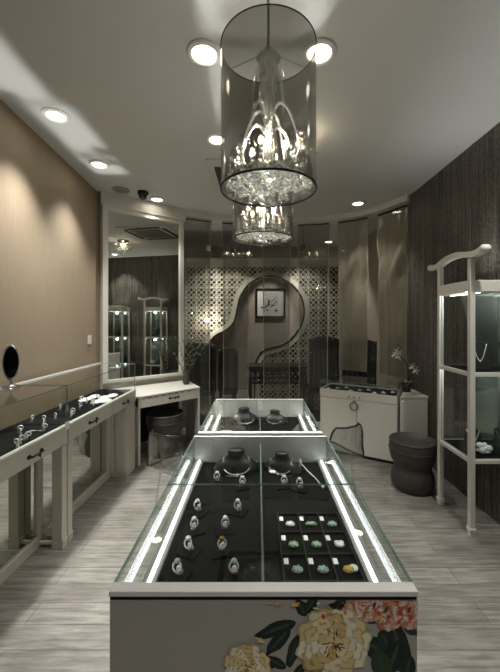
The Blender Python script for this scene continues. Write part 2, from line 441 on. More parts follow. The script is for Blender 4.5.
# ------------------------------------------------------------------ back room behind the glass
SY = 5.35                                         # lattice screen plane
def sp(px, py, Y=SY): return ((px - HX) * Y / F, EYE - (py - HY) * Y / F)
def crom(pts, n=8, closed=False):
    P = [Vector(p) for p in pts]; out = []; k = len(P)
    for i in range(k if closed else k - 1):
        if closed: p0, p1, p2, p3 = P[i - 1], P[i], P[(i + 1) % k], P[(i + 2) % k]
        else:
            p1, p2 = P[i], P[i + 1]
            p0 = P[i - 1] if i else p1 * 2 - p2
            p3 = P[i + 2] if i + 2 < k else p2 * 2 - p1
        for j in range(n):
            u = j / n
            out.append(0.5 * ((2 * p1) + (p2 - p0) * u + (2 * p0 - 5 * p1 + 4 * p2 - p3) * u * u + (3 * p1 - p0 - 3 * p2 + p3) * u ** 3))
    if not closed: out.append(P[-1])
    return out
left_edge = [(196, 420), (199, 372), (204, 352), (214, 337), (226, 330), (234, 322), (237, 310), (241, 295), (252, 282), (270, 276.5)]
right_edge = [(288, 282), (300, 295), (304, 311), (300, 327), (289, 341), (276, 347), (265, 350), (258, 357), (255, 372), (254, 420)]
outline = crom([sp(*p) for p in left_edge + right_edge], 6)
def inside(p, poly):
    c = False; n = len(poly); x, y = p
    for i in range(n):
        a, b = poly[i], poly[i - 1]
        if (a[1] > y) != (b[1] > y) and x < (b[0] - a[0]) * (y - a[1]) / (b[1] - a[1]) + a[0]: c = not c
    return c
SX0, SX1, SZ1 = sp(176, 0)[0], sp(340, 0)[0], sp(0, 267)[1]
scr = thing('lattice_screen', 'beige pierced lattice screen with a curving round moon gate opening behind the glass', 'screen', (0, SY, 0))
lat = MB()
cell = 0.165
def bar(x0, z0, x1, z1, w=0.012, d=0.012):
    v = Vector((x1 - x0, z1 - z0)); L = v.length
    if L < 1e-4: return
    k = 2
    mid = ((x0 + x1) / 2, (z0 + z1) / 2)
    if inside(mid, outline): return
    a = v.normalized(); n = Vector((-a.y, a.x)) * w / 2
    c = [(x0 + n.x, z0 + n.y), (x0 - n.x, z0 - n.y), (x1 - n.x, z1 - n.y), (x1 + n.x, z1 + n.y)]
    vs = [(x, -d, z) for x, z in c] + [(x, d, z) for x, z in c]
    lat.add(vs, [(0, 1, 2, 3), (7, 6, 5, 4), (0, 4, 5, 1), (1, 5, 6, 2), (2, 6, 7, 3), (3, 7, 4, 0)])
nx = int((SX1 - SX0) / cell); nz = int(SZ1 / cell)
for i in range(nx + 1):
    for j in range(nz + 1):
        x = SX0 + i * cell; z = SZ1 - (j + 1) * cell
        if z < 0: continue
        h = cell / 2; cx, cz = x + h, z + h
        dt = 0.0004 * ((i + j) % 2)
        bar(x, z, x + h, z); bar(x + h, z, x + cell, z); bar(x, z, x, z + h); bar(x, z + h, x, z + cell)
        for sx, sz in ((1, 1), (-1, 1), (1, -1), (-1, -1)):
            bar(cx + sx * h, cz + sz * h, cx, cz, 0.012, 0.011)
            bar(cx + sx * h, cz, cx, cz + sz * h, 0.012, 0.010)
lat.build('lattice', M['screen'], scr)
bk_ = MB(); q_ = cell / 5                                 # dark sheet added to imitate shade behind the piercing, cut along the gate
for i in range(int((SX1 - SX0) / q_)):
    for j in range(int(SZ1 / q_)):
        x, z = SX0 + i * q_, SZ1 - (j + 1) * q_
        if not inside((x + q_ / 2, z + q_ / 2), outline): bk_.add([(x, .022, z), (x + q_, .022, z), (x + q_, .022, z + q_), (x, .022, z + q_)], [(0, 1, 2, 3)])
bk_.build('hole_shade', M['hole_shade'], scr, solid=.008)
MB().box((SX0 - 0.06, -0.03, 0), (SX0, 0.03, SZ1 + 0.14)).box((SX1, -0.03, 0), (SX1 + 0.06, 0.03, SZ1 + 0.14)).box((SX0, -0.03, SZ1), (SX1, 0.03, SZ1 + 0.14)).build('frame', M['screen'], scr)
fr = MB()
n = len(outline)
for off0, off1, d in ((0.0, 0.085, 0.022), (-0.012, 0.012, 0.03)):
    L1 = []; L2 = []
    for i, p in enumerate(outline):
        t = outline[min(i + 1, n - 1)] - outline[max(i - 1, 0)]; t.normalize(); q = Vector((-t.y, t.x))
        L1.append(p + q * off0); L2.append(p + q * off1)
    for i in range(n - 1):
        if max(L1[i].y, L1[i + 1].y) < 0.02: continue
        c = [L1[i], L1[i + 1], L2[i + 1], L2[i]]
        vs = [(p.x, -d, max(p.y, 0)) for p in c] + [(p.x, d, max(p.y, 0)) for p in c]
        fr.add(vs, [(0, 1, 2, 3), (7, 6, 5, 4), (0, 4, 5, 1), (2, 6, 7, 3)], 1 if d > .025 else 0)
fr.build('gate_moulding', [M['screen'], M['black']], scr)

# framed picture on the rear wall
pc = sp(270.5, 303, 6.45); ps = 29 * 6.45 / F / 2
pic = thing('framed_picture', 'black framed blossom painting seen through the moon gate', 'picture', (pc[0], 6.465, pc[1]))
w = ps
MB().box((-w, -0.02, -w), (-w + .03, 0.03, w)).box((w - .03, -0.02, -w), (w, 0.03, w)).box((-w + .03, -0.02, -w), (w - .03, 0.03, -w + .03)).box((-w + .03, -0.02, w - .03), (w - .03, 0.03, w)).build('frame', M['black'], pic)
MB().box((-w + .03, 0.0, -w + .03), (w - .03, 0.02, w - .03)).build('sheet', M['paper'], pic)
bl = MB(); rnd = random.Random(3)
bl.tube([(-.17, -.004, -.10), (-.06, -.004, -.06), (.02, -.004, 0.02), (.12, -.004, .13)], 0.005, 5)
bl.tube([(-.02, -.004, -.03), (.08, -.004, -.05), (.16, -.004, -.02)], 0.004, 5)
for k in range(34):
    cx, cz = rnd.gauss(-0.03, 0.075), rnd.gauss(-0.02, 0.06)
    if abs(cx) < w - .05 and abs(cz) < w - .05: bl.ball((cx, -.002, cz), (rnd.uniform(.008, .024), .002, rnd.uniform(.006, .018)), 8, 4)
for k in range(16): bl.ball((rnd.uniform(-.15, .19), -.002, rnd.uniform(.0, .18)), (.008, .002, .006), 6, 4)
bl.build('blossom_drawing', M['ink'], pic)

def dining_chair(name, label, x, y, rz, h, w=0.46, cloth='drape', slats=False):
    t = thing(name, label, 'chair', (x, y, 0), rz, 'dark chairs in the room behind the glass')
    for sx in (-1, 1):
        for yy in (-.20, .20):
            MB().box((sx * (w / 2 - .03) - .02, yy - .02, 0), (sx * (w / 2 - .03) + .02, yy + .02, .40)).build('leg', M['black'], t, 0.004)
    MB().box((-w / 2, -.23, .40), (w / 2, .23, .48)).build('seat', M[cloth], t, 0.015)
    def fn(u, v):
        x = (u - .5) * w; a = abs(x) / (w / 2)
        zt = h - 0.05 * a ** 3
        return (x, .20 + 0.05 * v + 0.008 * math.sin(u * 40), .48 + (zt - .48) * v)
    MB().grid(fn, 48, 10).build('backrest', M[cloth], t, solid=0.04)
    for sx in (-1, 1):
        MB().tube([(sx * w / 2, .20, .45), (sx * w / 2, .225, .8), (sx * w / 2, .255, h - .03)], 0.016, 8).build('back_post', M['black'], t)
    return t
dining_chair('dining_chair', 'dark cloth chair in front of the lattice, next to the corner mirror', -0.86, 4.98, PI + .12, 1.17, 0.42)
dining_chair('dining_chair', 'black chair with a slim post, left of the moon gate path', -0.47, 5.06, PI + .15, 1.10, 0.26, 'leather')
dining_chair('dining_chair', 'dark cloth chair at the right end of the carved black table', 0.98, 5.06, PI - .05, 1.26, 0.42)
dining_chair('dining_chair', 'black leather chair behind the low corner cabinet', 1.50, 5.04, PI - .1, 1.22, 0.46, 'leather')
dining_chair('dining_chair', 'dark cloth chair farthest to the right behind the creased cloth panel', 1.20, 5.80, PI + .1, 1.22, 0.46)
tb = thing('carved_table', 'carved black table in front of the lattice behind the rear showcase', 'table', (0.28, 5.02, 0))
MB().box((-.44, -.22, .78), (.44, .22, .82)).build('table_top', M['black'], tb, .006)
ap = MB().box((-.42, -.20, .74), (.42, .20, .778))
for s in (-1, 1):
    for k in range(9):
        x = -.36 + k * .09
        ap.tube([(x + .04 * math.cos(a * PI / 6), s * .19, .66 + .07 * math.sin(a * PI / 6)) for a in range(12)], .008, 6, closed=True)
        ap.tube([(x, s * .19, .59), (x + .03, s * .19, .63), (x, s * .19, .73)], .008, 6)
    ap.box((-.42, s * .19 - .012, .565), (.42, s * .19 + .012, .595))
ap.build('carved_apron', M['black'], tb)
for sx in (-1, 1):
    for sy in (-1, 1):
        MB().tube([(sx * .39, sy * .18, .78), (sx * .41, sy * .20, .60), (sx * .385, sy * .175, .30), (sx * .39, sy * .18, .08), (sx * .42, sy * .20, 0.0)], [.03, .034, .022, .02, .03], 10).build('leg', M['black'], tb)
MB().box((-.38, -.015, .16), (.38, .015, .19)).box((-.38, -.18, .16), (-.35, .18, .19)).box((.35, -.18, .16), (.38, .18, .19)).build('stretcher', M['black'], tb)
# small spotlights hanging from the ceiling behind the glass
for k, (px, py, lab) in enumerate(((208, 247, 'small white spotlight on a stem behind the sheer panel next to the mirror'), (233, 249, 'small black spotlight on a stem just left of the far drum pendant'), (303, 247, 'small dark spotlight on a stem just right of the far drum pendant'))):
    Y = 4.98; x, z = sp(px, py, Y)
    o = light('SPOT', 'stem_beam', (x, Y + .01, z - .07), 26, (1, .98, .92), .02, spot_size=math.radians(100), spot_blend=1.0); aim(o, (x + (.0, -.1, .12)[k], SY + .1, .9))
    t = thing('stem_spotlight', lab, 'lamp', (x, Y, z), 0, 'stem spotlights behind the glass')
    MB().lathe([(0, .03), (.03, .03), (.035, 0), (.04, -.05), (.036, -.055), (0, -.05)], 16, T=Matrix.Rotation(0.9, 4, 'X')).build('head', M['white' if k == 0 else 'iron'], t)
    MB().tube([(0, 0, .02), (0, .01, CZ - z)], .007, 8).build('stem', M['steel'], t)
# wall light glowing through the lattice
gx, gz = sp(207, 320, 5.27)
t = thing('wall_lamp', 'small glowing globe lamp on the lattice left of the moon gate', 'lamp', (gx, SY, gz))
MB().box((-.03, -.02, -.05), (.03, -.013, .05)).build('back_plate', M['black'], t)
MB().tube([(0, -.02, -.03), (0, -.06, -.045), (0, -.08, -.03)], .006, 8).build('arm', M['black'], t)
MB().ball((0, -.08, 0), .032, 16, 10).build('globe', M['bulb'], t)
light('POINT', 'globe_glow', (gx, SY - .14, gz), 5, size=.03)

# ------------------------------------------------------------------ centre showcases
def pane(name, a, b, parent, m=None): return MB().pane(a, b).build(name, [m or M['glass'], M['edge']], parent)
ZT, ZB = 0.905, 0.775
def showcase(label, yc0, yc1, wd, joint, floral):
    L = yc1 - yc0; h = wd / 2
    t = thing('showcase', label, 'showcase', (0.012, yc0, 0), 0, 'glass topped showcases down the middle')
    MB().box((-h + .03, .03, 0), (h - .03, L - .03, .09)).build('plinth', M['black'], t)
    MB().box((-h + .005, .02, .09), (h - .005, L - .012, ZB - .03)).build('body', M['cream'], t, .002)
    fp = MB().box((-h, 0, .05), (h, .018, ZT - .022)).build('front_panel', M['taupe'] if floral else M['cream'], t, .002)
    MB().box((-h, -.006, ZT - .012), (h, .022, ZT)).build('front_rail', M['white'], t, .002)
    MB().box((-h + .002, -.001, ZT - .022), (h - .002, .018, ZT - .012)).build('shadow_gap', M['iron'], t)
    MB().box((-h + .050, .02, ZB - .028), (h - .050, L - .02, ZB)).build('velvet_bed', M['velvet'], t)
    for s in (-1, 1):
        MB().box((s * (h - .050), .02, ZB - .028), (s * (h - .010), L - .02, ZB + .010)).build('bed_rail', M['rail'], t, .002)
        MB().box((s * (h - .036), .03, ZB + .010), (s * (h - .027), L - .03, ZB + .016)).build('light_strip', M['led'], t)
        pane('side_glass', (s * h, .018, ZB - .2), (s * (h - .006), L - .018, ZT - .006), t)
        hd = MB().tube([(s * (h - .0), L * .28, ZB - .1), (s * (h + .03), L * .28, ZB - .1), (s * (h + .03), L * .45, ZB - .1), (s * h, L * .45, ZB - .1)], .008, 8).build('side_handle', M['iron'], t)
    MB().box((-h, L - .018, .09), (h, L, ZT)).build('back_panel', M['white'], t, .003)
    if joint:
        pane('top_glass', (-h, .018, ZT - .006), (h, joint - .001, ZT), t)
        pane('top_glass', (-h, joint + .001, ZT - .006), (h, L - .018, ZT), t)
    else: pane('top_glass', (-h, .018, ZT - .006), (h, L - .018, ZT), t)
    pane('divider_glass', (-.003, .03, ZB), (.003, L - .03, ZT - .03), t)
    return t, fp, h
Y1, Y1b = 0.7286, 1.70
case1, fpanel, H1 = showcase('front showcase with the painted peony panel and two rows of rings', Y1, Y1b, 0.68, 1.20 - Y1, True)
case2, _, H2 = showcase('rear showcase of the pair, plain white, standing between the clear chairs', 1.745, 2.49, 0.66, None, False)

# printed peonies on the front panel
pr = MB(); layer = [0]; rnd = random.Random(11)
def P2(px, py): return ((px - HX) * Y1 / F - 0.012, EYE - (py - HY) * Y1 / F)
ZMAX = ZT - .023; XMAX = H1 - .001
def shape(pts, rgb):
    layer[0] += 1
    y = -0.0003 - layer[0] * 0.000006
    c = lin([max(0, min(255, v)) for v in rgb])
    q = [(max(-XMAX, min(XMAX, x)), y, min(ZMAX, z)) for x, z in pts]
    pr.add(q, [tuple(range(len(q)))], 0, False, None, c)
S = Y1 / F                                         # metres per photo pixel on this panel
def petal(cx, cz, ang, ln, wd, rgb, ruf=0.12, tip=0.0):
    pts = []
    n = 18
    ph = rnd.uniform(0, 6)
    for i in range(n):
        a = 2 * PI * i / n
        u = 0.5 - 0.5 * math.cos(a); v = math.sin(a) * (0.55 + 0.45 * u if tip == 0 else (math.sin(PI * u ** 0.8)) ** 1.0 * 1.0 if True else 1)
        if tip: v = math.copysign(abs(math.sin(a)) ** 1.3, math.sin(a)) * (1 - 0.3 * u)
        r = 1 + ruf * math.sin(5 * a + ph)
        x = u * ln * r; y = v * wd / 2 * r
        pts.append((cx + x * math.cos(ang) - y * math.sin(ang), cz + x * math.sin(ang) + y * math.cos(ang)))
    shape(pts, rgb)
def jit(c, j): d = rnd.uniform(-j, j); return (c[0] + d, c[1] + d, c[2] + d * .8)
def leaf(px, py, deg, ln, wd, rgb=(28, 40, 34)):
    x, z = P2(px, py); a = math.radians(deg)
    petal(x, z, a, ln * S, wd * S, rgb, 0.05, 1)
    petal(x + .1 * ln * S * math.cos(a), z + .1 * ln * S * math.sin(a), a, ln * .75 * S, wd * .22 * S, (58, 74, 58), 0.03, 1)
def peony(px, py, r, pal, heart, squash=1.0):
    x, z = P2(px, py)
    for ring, (rr, n, ln) in enumerate(((0.40, 11, .66), (0.30, 10, .56), (.20, 9, .46), (.10, 7, .36), (0.03, 6, .24))):
        for k in range(n):
            a = 2 * PI * k / n + ring * .35 + rnd.uniform(-.15, .15)
            c = jit(pal[(k + ring) % len(pal)], 9)
            ox, oz = x + rr * r * S * math.cos(a), z + rr * r * S * math.sin(a) * squash
            petal(ox, oz, a, ln * r * S * 1.04, ln * r * S * 1.22, tuple(v * .80 for v in c), .08)
            petal(ox, oz, a, ln * r * S * .96, ln * r * S * 1.12, c, .08)
    for k in range(26):
        a = rnd.uniform(0, 2 * PI); q = rnd.uniform(0, .30) * r * S
        petal(x + q * math.cos(a), z + q * math.sin(a), a + rnd.uniform(-.6, .6), rnd.uniform(.08, .2) * r * S, .05 * r * S, heart[k % len(heart)], .1, 1)
CREAM = [(236, 222, 178), (226, 204, 148), (240, 230, 198), (214, 188, 124)]
PINK = [(232, 196, 178), (222, 160, 136), (240, 214, 200), (206, 124, 98)]
HEART = [(120, 52, 40), (160, 92, 52), (70, 44, 34), (190, 140, 60)]
leaf(296, 622, 200, 44, 17); leaf(290, 628, 228, 36, 16); leaf(306, 616, 118, 20, 14); leaf(300, 634, 250, 36, 15, (34, 46, 38)); leaf(306, 613, 60, 22, 13)
leaf(322, 612, 20, 26, 12); leaf(334, 611, 55, 20, 11, (38, 44, 38))
leaf(362, 640, 330, 50, 28); leaf(380, 630, 300, 50, 26, (34, 50, 38)); leaf(392, 622, 285, 56, 26); leaf(400, 640, 250, 40, 24, (24, 36, 30)); leaf(404, 618, 320, 26, 22, (44, 60, 44)); leaf(376, 650, 290, 40, 24, (50, 66, 46)); leaf(410, 655, 260, 30, 18); leaf(366, 622, 20, 40, 14, (52, 66, 46))
leaf(280, 660, 200, 26, 13); leaf(286, 668, 150, 24, 12); leaf(302, 664, 250, 24, 12)
for px, py, r in ((368, 606, 15), (385, 600, 14), (398, 606, 15), (410, 616, 12), (388, 616, 13), (408, 600, 10), (352, 610, 10)):
    peony(px, py, r, PINK if px != 398 else [(214, 120, 80), (196, 84, 58), (230, 160, 120)], HEART)
peony(333, 641, 35, CREAM, HEART, 0.92)
peony(247, 664, 22, CREAM, HEART, 0.9)
for k in range(46):
    px, py = rnd.uniform(318, 417), rnd.uniform(593, 622)
    x, z = P2(px, py); c = rnd.choice([(226, 140, 60), (200, 70, 48), (236, 210, 170), (242, 228, 214), (224, 176, 70), (96, 60, 70)])
    petal(x, z, rnd.uniform(0, 6), rnd.uniform(3, 7) * S, rnd.uniform(2, 5) * S, c, .2)
for px, py in ((272, 600), (291, 603), (280, 597), (264, 640), (318, 596), (340, 593)):
    x, z = P2(px, py); petal(x, z, rnd.uniform(0, 6), 8 * S, 6 * S, jit((222, 190, 110), 15), .25)
pr.build('peony_print', M['print'], fpanel)

# rings on small pads
def ring_stand(label, x, y, stone, rz):
    t = thing('ring_stand', label, 'ring', (x, y, ZB + .0006), rz, 'ring stands on the velvet of the front showcase')
    MB().box((-.026, -.021, 0), (.026, .021, .005)).build('pad', M['velvet'], t, .001)
    MB().tube([(0, .008, .004), (0, .004, .016), (.002, -.002, .024)], [.008, .006, .004], 8).build('holder', M['white'], t)
    MB().tube([(.010 * math.cos(a * PI / 8), -.004 + .003 * math.sin(a * PI / 8), .026 + .010 * math.sin(a * PI / 8)) for a in range(16)], .0022, 6, closed=True).build('band', M['silver'], t)
    MB().ball((0, -.003, .0385), (.0075, .0075, .005), 8, 5, smooth=False).build('stone', stone, t)
    t.scale = (1.25,) * 3
    return t
RNG = [(242, 488, 'amber_', 'farthest ring on the left half, close to the black neck form'), (217, 483, '', 'small ring at the foot of the left black neck form'),
       (198, 513, '', 'ring in the left column of pads, fourth from the painted panel'), (238, 513, '', 'ring in the second column of pads, fourth from the painted panel'),
       (194, 532, '', 'ring in the left column of pads, third from the painted panel'), (225, 531, '', 'ring in the second column of pads, third from the painted panel'),
       (189, 553, '', 'ring in the left column of pads, second from the painted panel'), (222, 553, 'gold', 'yellow stone ring in the second column of pads'),
       (178, 577, 'jade_b', 'pale blue stone ring in the left corner by the painted panel'), (234, 577, 'jade_g', 'green stone ring close to the painted panel'),
       (284, 487, '', 'ring on a pad at the foot of the right black neck form'), (300, 490, '', 'taller ring beside the silver chain on the right half')]
for k, (px, py, st, lab) in enumerate(RNG):
    x, y = onz(px, py, ZB)
    y = max(y, Y1 + .055)
    ring_stand(lab, x, y, M[st] if st in M else M['silver'], rnd.uniform(-.5, .5))
# tray with jade
x0, x1, y0, y1 = 0.072, 0.292, 0.795, 1.215
tr = thing('jewel_tray', 'black compartment tray of carved jade on the right half of the front showcase', 'tray', (0, 0, ZB + .0006))
MB().box((x0, y0, 0), (x1, y1, .004)).build('base', M['velvet'], tr)
dv = MB(); rim = .004; cw = (x1 - x0) / 3; ch = (y1 - y0) / 4
for k in range(4): dv.box((x0 + k * cw - .002, y0 - .002, .004), (x0 + k * cw + .002, y1 + .002, .014))
for k in range(5): dv.box((x0, y0 + k * ch - .002, .004), (x1, y0 + k * ch + .002, .0138))
dv.build('dividers', M['leather'], tr)
rows = ['nearest the painted panel', 'second from the painted panel', 'third from the painted panel', 'farthest from the painted panel']
cols = ['left', 'middle', 'right']
kinds = [['jade_b', 'jade_w', 'jade_w'], ['jade_b', 'jade_b', 'amber'], ['jade_g', 'jade_g', 'jade_w'], ['jade_w', 'jade_g', 'jade_b']]
words = {'jade_b': 'blue grey', 'jade_w': 'white', 'jade_g': 'green', 'amber': 'amber yellow'}
for r in range(4):
    for c in range(3):
        cx = x0 + (c + .5) * cw; cy = y0 + (r + .42) * ch; kd = kinds[r][c]
        mb = MB(); z = .0052
        if kd == 'jade_w' and r == 2: # heart-like drop
            mb.lathe([(0, 0), (.012, .001), (.016, .006), (.010, .011), (0, .012)], 14, sy=.8).ball((-.006, .010, .006), (.010, .008, .005)).ball((.007, .010, .006), (.010, .008, .005))
        else:
            wx, wy = (.021, .008) if kd == 'jade_g' and r == 3 else (.017, .013)
            mb.ball((0, 0, .006), (wx, wy, .006), 14, 8)
            for q in range(5):
                a = q * 2 * PI / 5; mb.ball((wx * .6 * math.cos(a), wy * .6 * math.sin(a), .010), (.005, .005, .003), 8, 5)
        o = mb.build('jade_carving', M[kd], None, loc=(cx + .004, cy, ZB + z))
        tag(o, f'{words[kd]} carved stone, {cols[c]} tray column, row {rows[r]}', 'jewel', 'carved stones in the black tray')
        o = MB().box((-.007, -.012, 0), (.007, .012, .0015)).build('price_tag', M['tag'], None, loc=(x0 + c * cw + .012, y0 + (r + .80) * ch, ZB + .0052))
        tag(o, f'blank white card, {cols[c]} tray column, row {rows[r]}', 'tag', 'white cards in the black tray')
o = MB().ball((0, 0, .005), (.012, .015, .005), 12, 8).build('jade_carving', M['jade_w'], None, loc=(x0 + 2.80 * cw, y0 + 1.5 * ch, ZB + .0052))
tag(o, 'small white pebble beside the amber stone in the tray', 'jewel', 'carved stones in the black tray')

def neck_form(label, x, y, rz, s, chain):
    t = thing('necklace_bust', label, 'necklace stand', (x, y, ZB + .0006), rz, 'black necklace forms in the showcases')
    prof = [(0, 0), (.085, 0), (.088, .012), (.078, .035), (.055, .058), (.036, .072), (.031, .088), (.034, .100), (.026, .106), (0, .107)]
    prof = [(r * s, z * s) for r, z in prof]
    MB().lathe(prof, 28, sx=1.25, sy=.75).build('bust', M['leather'], t)
    if chain:
        pts = []
        for k in range(25):
            a = PI + PI * k / 24
            rr = .047 + .045 * math.sin(PI * k / 24) ** 2
            pts.append((1.25 * rr * s * math.cos(a), .75 * rr * s * math.sin(a) - .004, (.070 - .055 * math.sin(PI * k / 24) ** 1.4) * s))
        nk = MB().tube(pts, .0016 * s, 6).build('necklace', M['silver'], t)
        nk2 = MB().ball((0, pts[12][1] - .004, pts[12][2]), (.006 * s, .004, .008 * s), 10, 6).build('pendant', M['silver'], nk)
    return t
bx, by = -.105, 1.60
neck_form('wide black necklace form on the left half of the front showcase', -.105, 1.585, .15, 1.0, True)
neck_form('black necklace form with a silver chain on the right half of the front showcase', .115, 1.585, -.35, .85, True)
neck_form('black necklace form on the left half of the rear showcase', -.10, 2.33, .3, 1.0, True)
neck_form('black necklace form on the right half of the rear showcase', .12, 2.33, -.2, .85, True)
ch = MB().tube([(.0, 0, .030), (.03, -.05, .012), (.055, -.11, .008), (.072, -.18, .006)], .0022, 6).ball((.072, -.185, .008), .007).ball((0, 0, .03), (.008, .006, .02))
o = ch.build('silver_chain', M['silver'], None, loc=(.205, 1.60, ZB + .003)); tag(o, 'silver chain with a pendant running down beside the right neck form', 'necklace')
for k, (x, y, lab) in enumerate(((-.2, 2.12, 'silver bangle lying at the left of the rear showcase velvet'), (-.08, 2.05, 'silver bangle nearest the front on the left of the rear showcase'), (.1, 2.1, 'silver bangle on the right half of the rear showcase velvet'), (.2, 2.02, 'silver bangle at the right edge of the rear showcase velvet'))):
    o = MB().tube([(.04 * math.cos(a * PI / 12), .03 * math.sin(a * PI / 12), .004) for a in range(24)], .004, 6, closed=True).ball((.0, -.03, .008), .009).build('bangle', M['silver'], None, loc=(x, y, ZB + .001))
    tag(o, lab, 'jewel', 'bangles in the rear showcase')

# ------------------------------------------------------------------ counter along the left wall
CA = -math.atan(0.033)
def pull(parent, y, z, x=0.0, T=None):
    mb = MB()
    mb.tube([(x, y - .05, z), (x + .02, y - .045, z), (x + .028, y - .02, z + .006), (x + .028, y + .02, z + .006), (x + .02, y + .045, z), (x, y + .05, z)], .006, 8, T=T)
    mb.ball((x + .002, y - .05, z), (.006, .016, .014), T=T).ball((x + .002, y + .05, z), (.006, .016, .014), T=T)
    mb.tube([(x + .026, y - .012, z + .004), (x + .03, y, z - .016), (x + .026, y + .012, z + .004)], .004, 6, T=T)
    return mb.build('handle', M['iron'], parent)
def counter(label, y0, y1, drawers, far_end):
    L = y1 - y0
    xf = -1.274 + 0.033 * (y0 - 2.145)
    t = thing('wall_counter', label, 'counter', (xf, y0, 0), CA, 'jewellery counters along the brown wall')
    D = 0.37
    n = len(drawers)
    MB().box((-D, .002, .674), (-.022, L - .002, .785)).build('carcase', M['aged'], t, .002)
    MB().box((-.03, .001, .785), (.004, L - .001, .800)).build('top_rail', M['cream'], t, .002)
    MB().box((-D + .001, .004, .785), (-.03, L - .004, .798)).build('velvet_bed', M['velvet'], t)
    for k, (a, b, hy) in enumerate(drawers):
        d = MB().box((-.02, a + .004, .68), (0, b - .004, .784)).build('drawer', M['aged'], t, .003)
        pull(d, hy, .730)
    def leg(ya, yb):
        mb = MB().box((-.075, ya, .06), (-.005, yb, .674)).box((-.082, ya - .0, .03), (0.002, yb, .06)).box((-.08, ya, 0), (0, yb, .03))
        mb.build('leg', M['aged'], t, .004)
    leg(L - .055, L - .003) if not far_end else leg(.003, .055)
    if not far_end: leg(.003, .055)
    MB().box((-.186, .0, .0), (-.17, L, .07)).build('skirting_strip', M['aged'], t, .003)
    e0 = 0; e1 = L if not far_end else L - .20
    MB().box((-.20, e0, .07), (-.186, e1, .672)).build('mirror_panel', M['mirror'], t)
    MB().box((-.188, e1 - .045, .07), (-.168, e1 - .002, .672)).build('stile', M['aged'], t, .003)
    MB().box((-.17, (L - .04) if not far_end else .015, .02), (-.08, (L - .02) if not far_end else .035, .04)).build('floor_stretcher', M['cream'], t, .002)
    if far_end:
        pd = MB().box((-D + .03, L - .20, .0), (-.01, L - .002, .672))
        for k in range(3): pd.box((-D + .045 + k * .105, L - .212, .05), (-D + .135 + k * .105, L - .20, .64))
        pd.build('pedestal', M['aged'], t, .003)
    pane('front_glass', (-.012, .003, .800), (-.006, L - .003, 1.058), t)
    pane('top_glass', (-D + .004, .003, 1.058), (-.006, L - .003, 1.064), t)
    pane('end_glass', (-D + .004, L - .009 if far_end else .003, .800), (-.012, L - .003 if far_end else .009, 1.058), t)
    MB().box((-D, .003, 1.05), (-D + .008, L - .003, 1.07)).build('wall_rail', M['white'], t)
    return t
CY0, CY1, CY2 = 0.80, 2.21, 3.34
cA = counter('nearer wall counter with a single drawer pull, running off past the frame', CY0, CY1, [(0.0, 1.41, 1.10)], False)
cB = counter('farther wall counter with two drawer pulls, meeting the dressing table', CY1 + .004, CY2, [(0.0, .62, .31), (.62, 1.13, .88)], True)
o = MB().box((0, -.02, 0), (.003, .02, .05)).build('counter_tag', M['tag'], None, loc=(-1.274 + .033 * (2.2 - 2.145) + .006, 2.19, .775)); tag(o, 'small white tag on the counter front where the two wall counters meet', 'tag')
# jewels on the counters
def counter_xy(u, y): return (-1.274 + 0.033 * (y - 2.145) - u, y)
done = []
rr = random.Random(15)
for k in range(20):
    y = 1.80 + k * .058 + rr.uniform(-.015, .015); u = (.08, .12, .19, .28, .15)[k % 5] if k > 4 else (.06, .08, .10, .14, .18)[k] + rr.uniform(-.025, .025)
    if abs(y - CY1) < .045: y = CY1 + (.05 if y > CY1 else -.05)
    done.append((u, y, -1.274 + .033 * (y - 2.145) - u))
done.sort(key=lambda q: q[1])
ordw = ['nearest', 'second', 'third', 'fourth', 'fifth', 'sixth', 'seventh', 'eighth', 'ninth', 'tenth', 'eleventh', 'twelfth', 'thirteenth', 'fourteenth', 'fifteenth', 'sixteenth', 'seventeenth', 'eighteenth', 'nineteenth', 'twentieth']
for k, (u, y, x) in enumerate(done):
    t = thing('ring_stand', f'little silver ring on the counter velvet, {ordw[k]} counting from the oval mirror end', 'ring', (x, y, .7985), rnd.uniform(0, 3), 'silver rings on the wall counters')
    MB().tube([(0, 0, 0), (.003, 0, .020), (.008, 0, .032)], [.010, .007, .005], 8).build('holder', M['white'], t)
    MB().tube([(.010 + .014 * math.cos(a * PI / 6), 0.003 * math.cos(a * PI / 6), .034 + .012 * math.sin(a * PI / 6)) for a in range(12)], .004, 6, closed=True).build('band', M['silver'], t)
for k, (px, py, lab) in enumerate(((85, 400, 'nearest'), (94, 397, 'second'), (97, 402, 'third'), (104, 398, 'fourth'), (109, 401, 'fifth'), (112, 396, 'sixth'))):
    x, y = onz(px, py, .80); y = min(y, 3.25)
    u = max(.07, min(.28, -1.274 + .033 * (y - 2.145) - x)); x = -1.274 + .033 * (y - 2.145) - u
    o = MB().lathe([(0, 0), (.045, 0), (.047, .006), (.038, .010), (0, .008)], 20, sx=1.0, sy=1.5).tube([(.03 * math.cos(a * PI / 8), .045 * math.sin(a * PI / 8), .012) for a in range(16)], .003, 6, closed=True).build('jewel_card', M['tag'], None, loc=(x, y, .7985))
    tag(o, f'white oval jewel pad at the far end of the wall counter, {lab} of the six', 'jewel pad', 'white jewel pads on the far counter')
for k, (px, py, lab) in enumerate(((20, 431, 'bright silver bracelet bar nearest the frame edge on the counter velvet'), (52, 431, 'bright silver bracelet bar beside the white counter tag'))):
    x, y = onz(px, py, .80); y = min(2.12, max(1.75, y)); x = -1.274 + .033 * (y - 2.145) - (.10 if k else .13)
    o = MB().box((-.03, -.006, 0), (.03, .006, .006)).build('bracelet', M['silver'], None, .002, loc=(x, y, .7985)); tag(o, lab, 'jewel', 'bracelet bars on the wall counter')

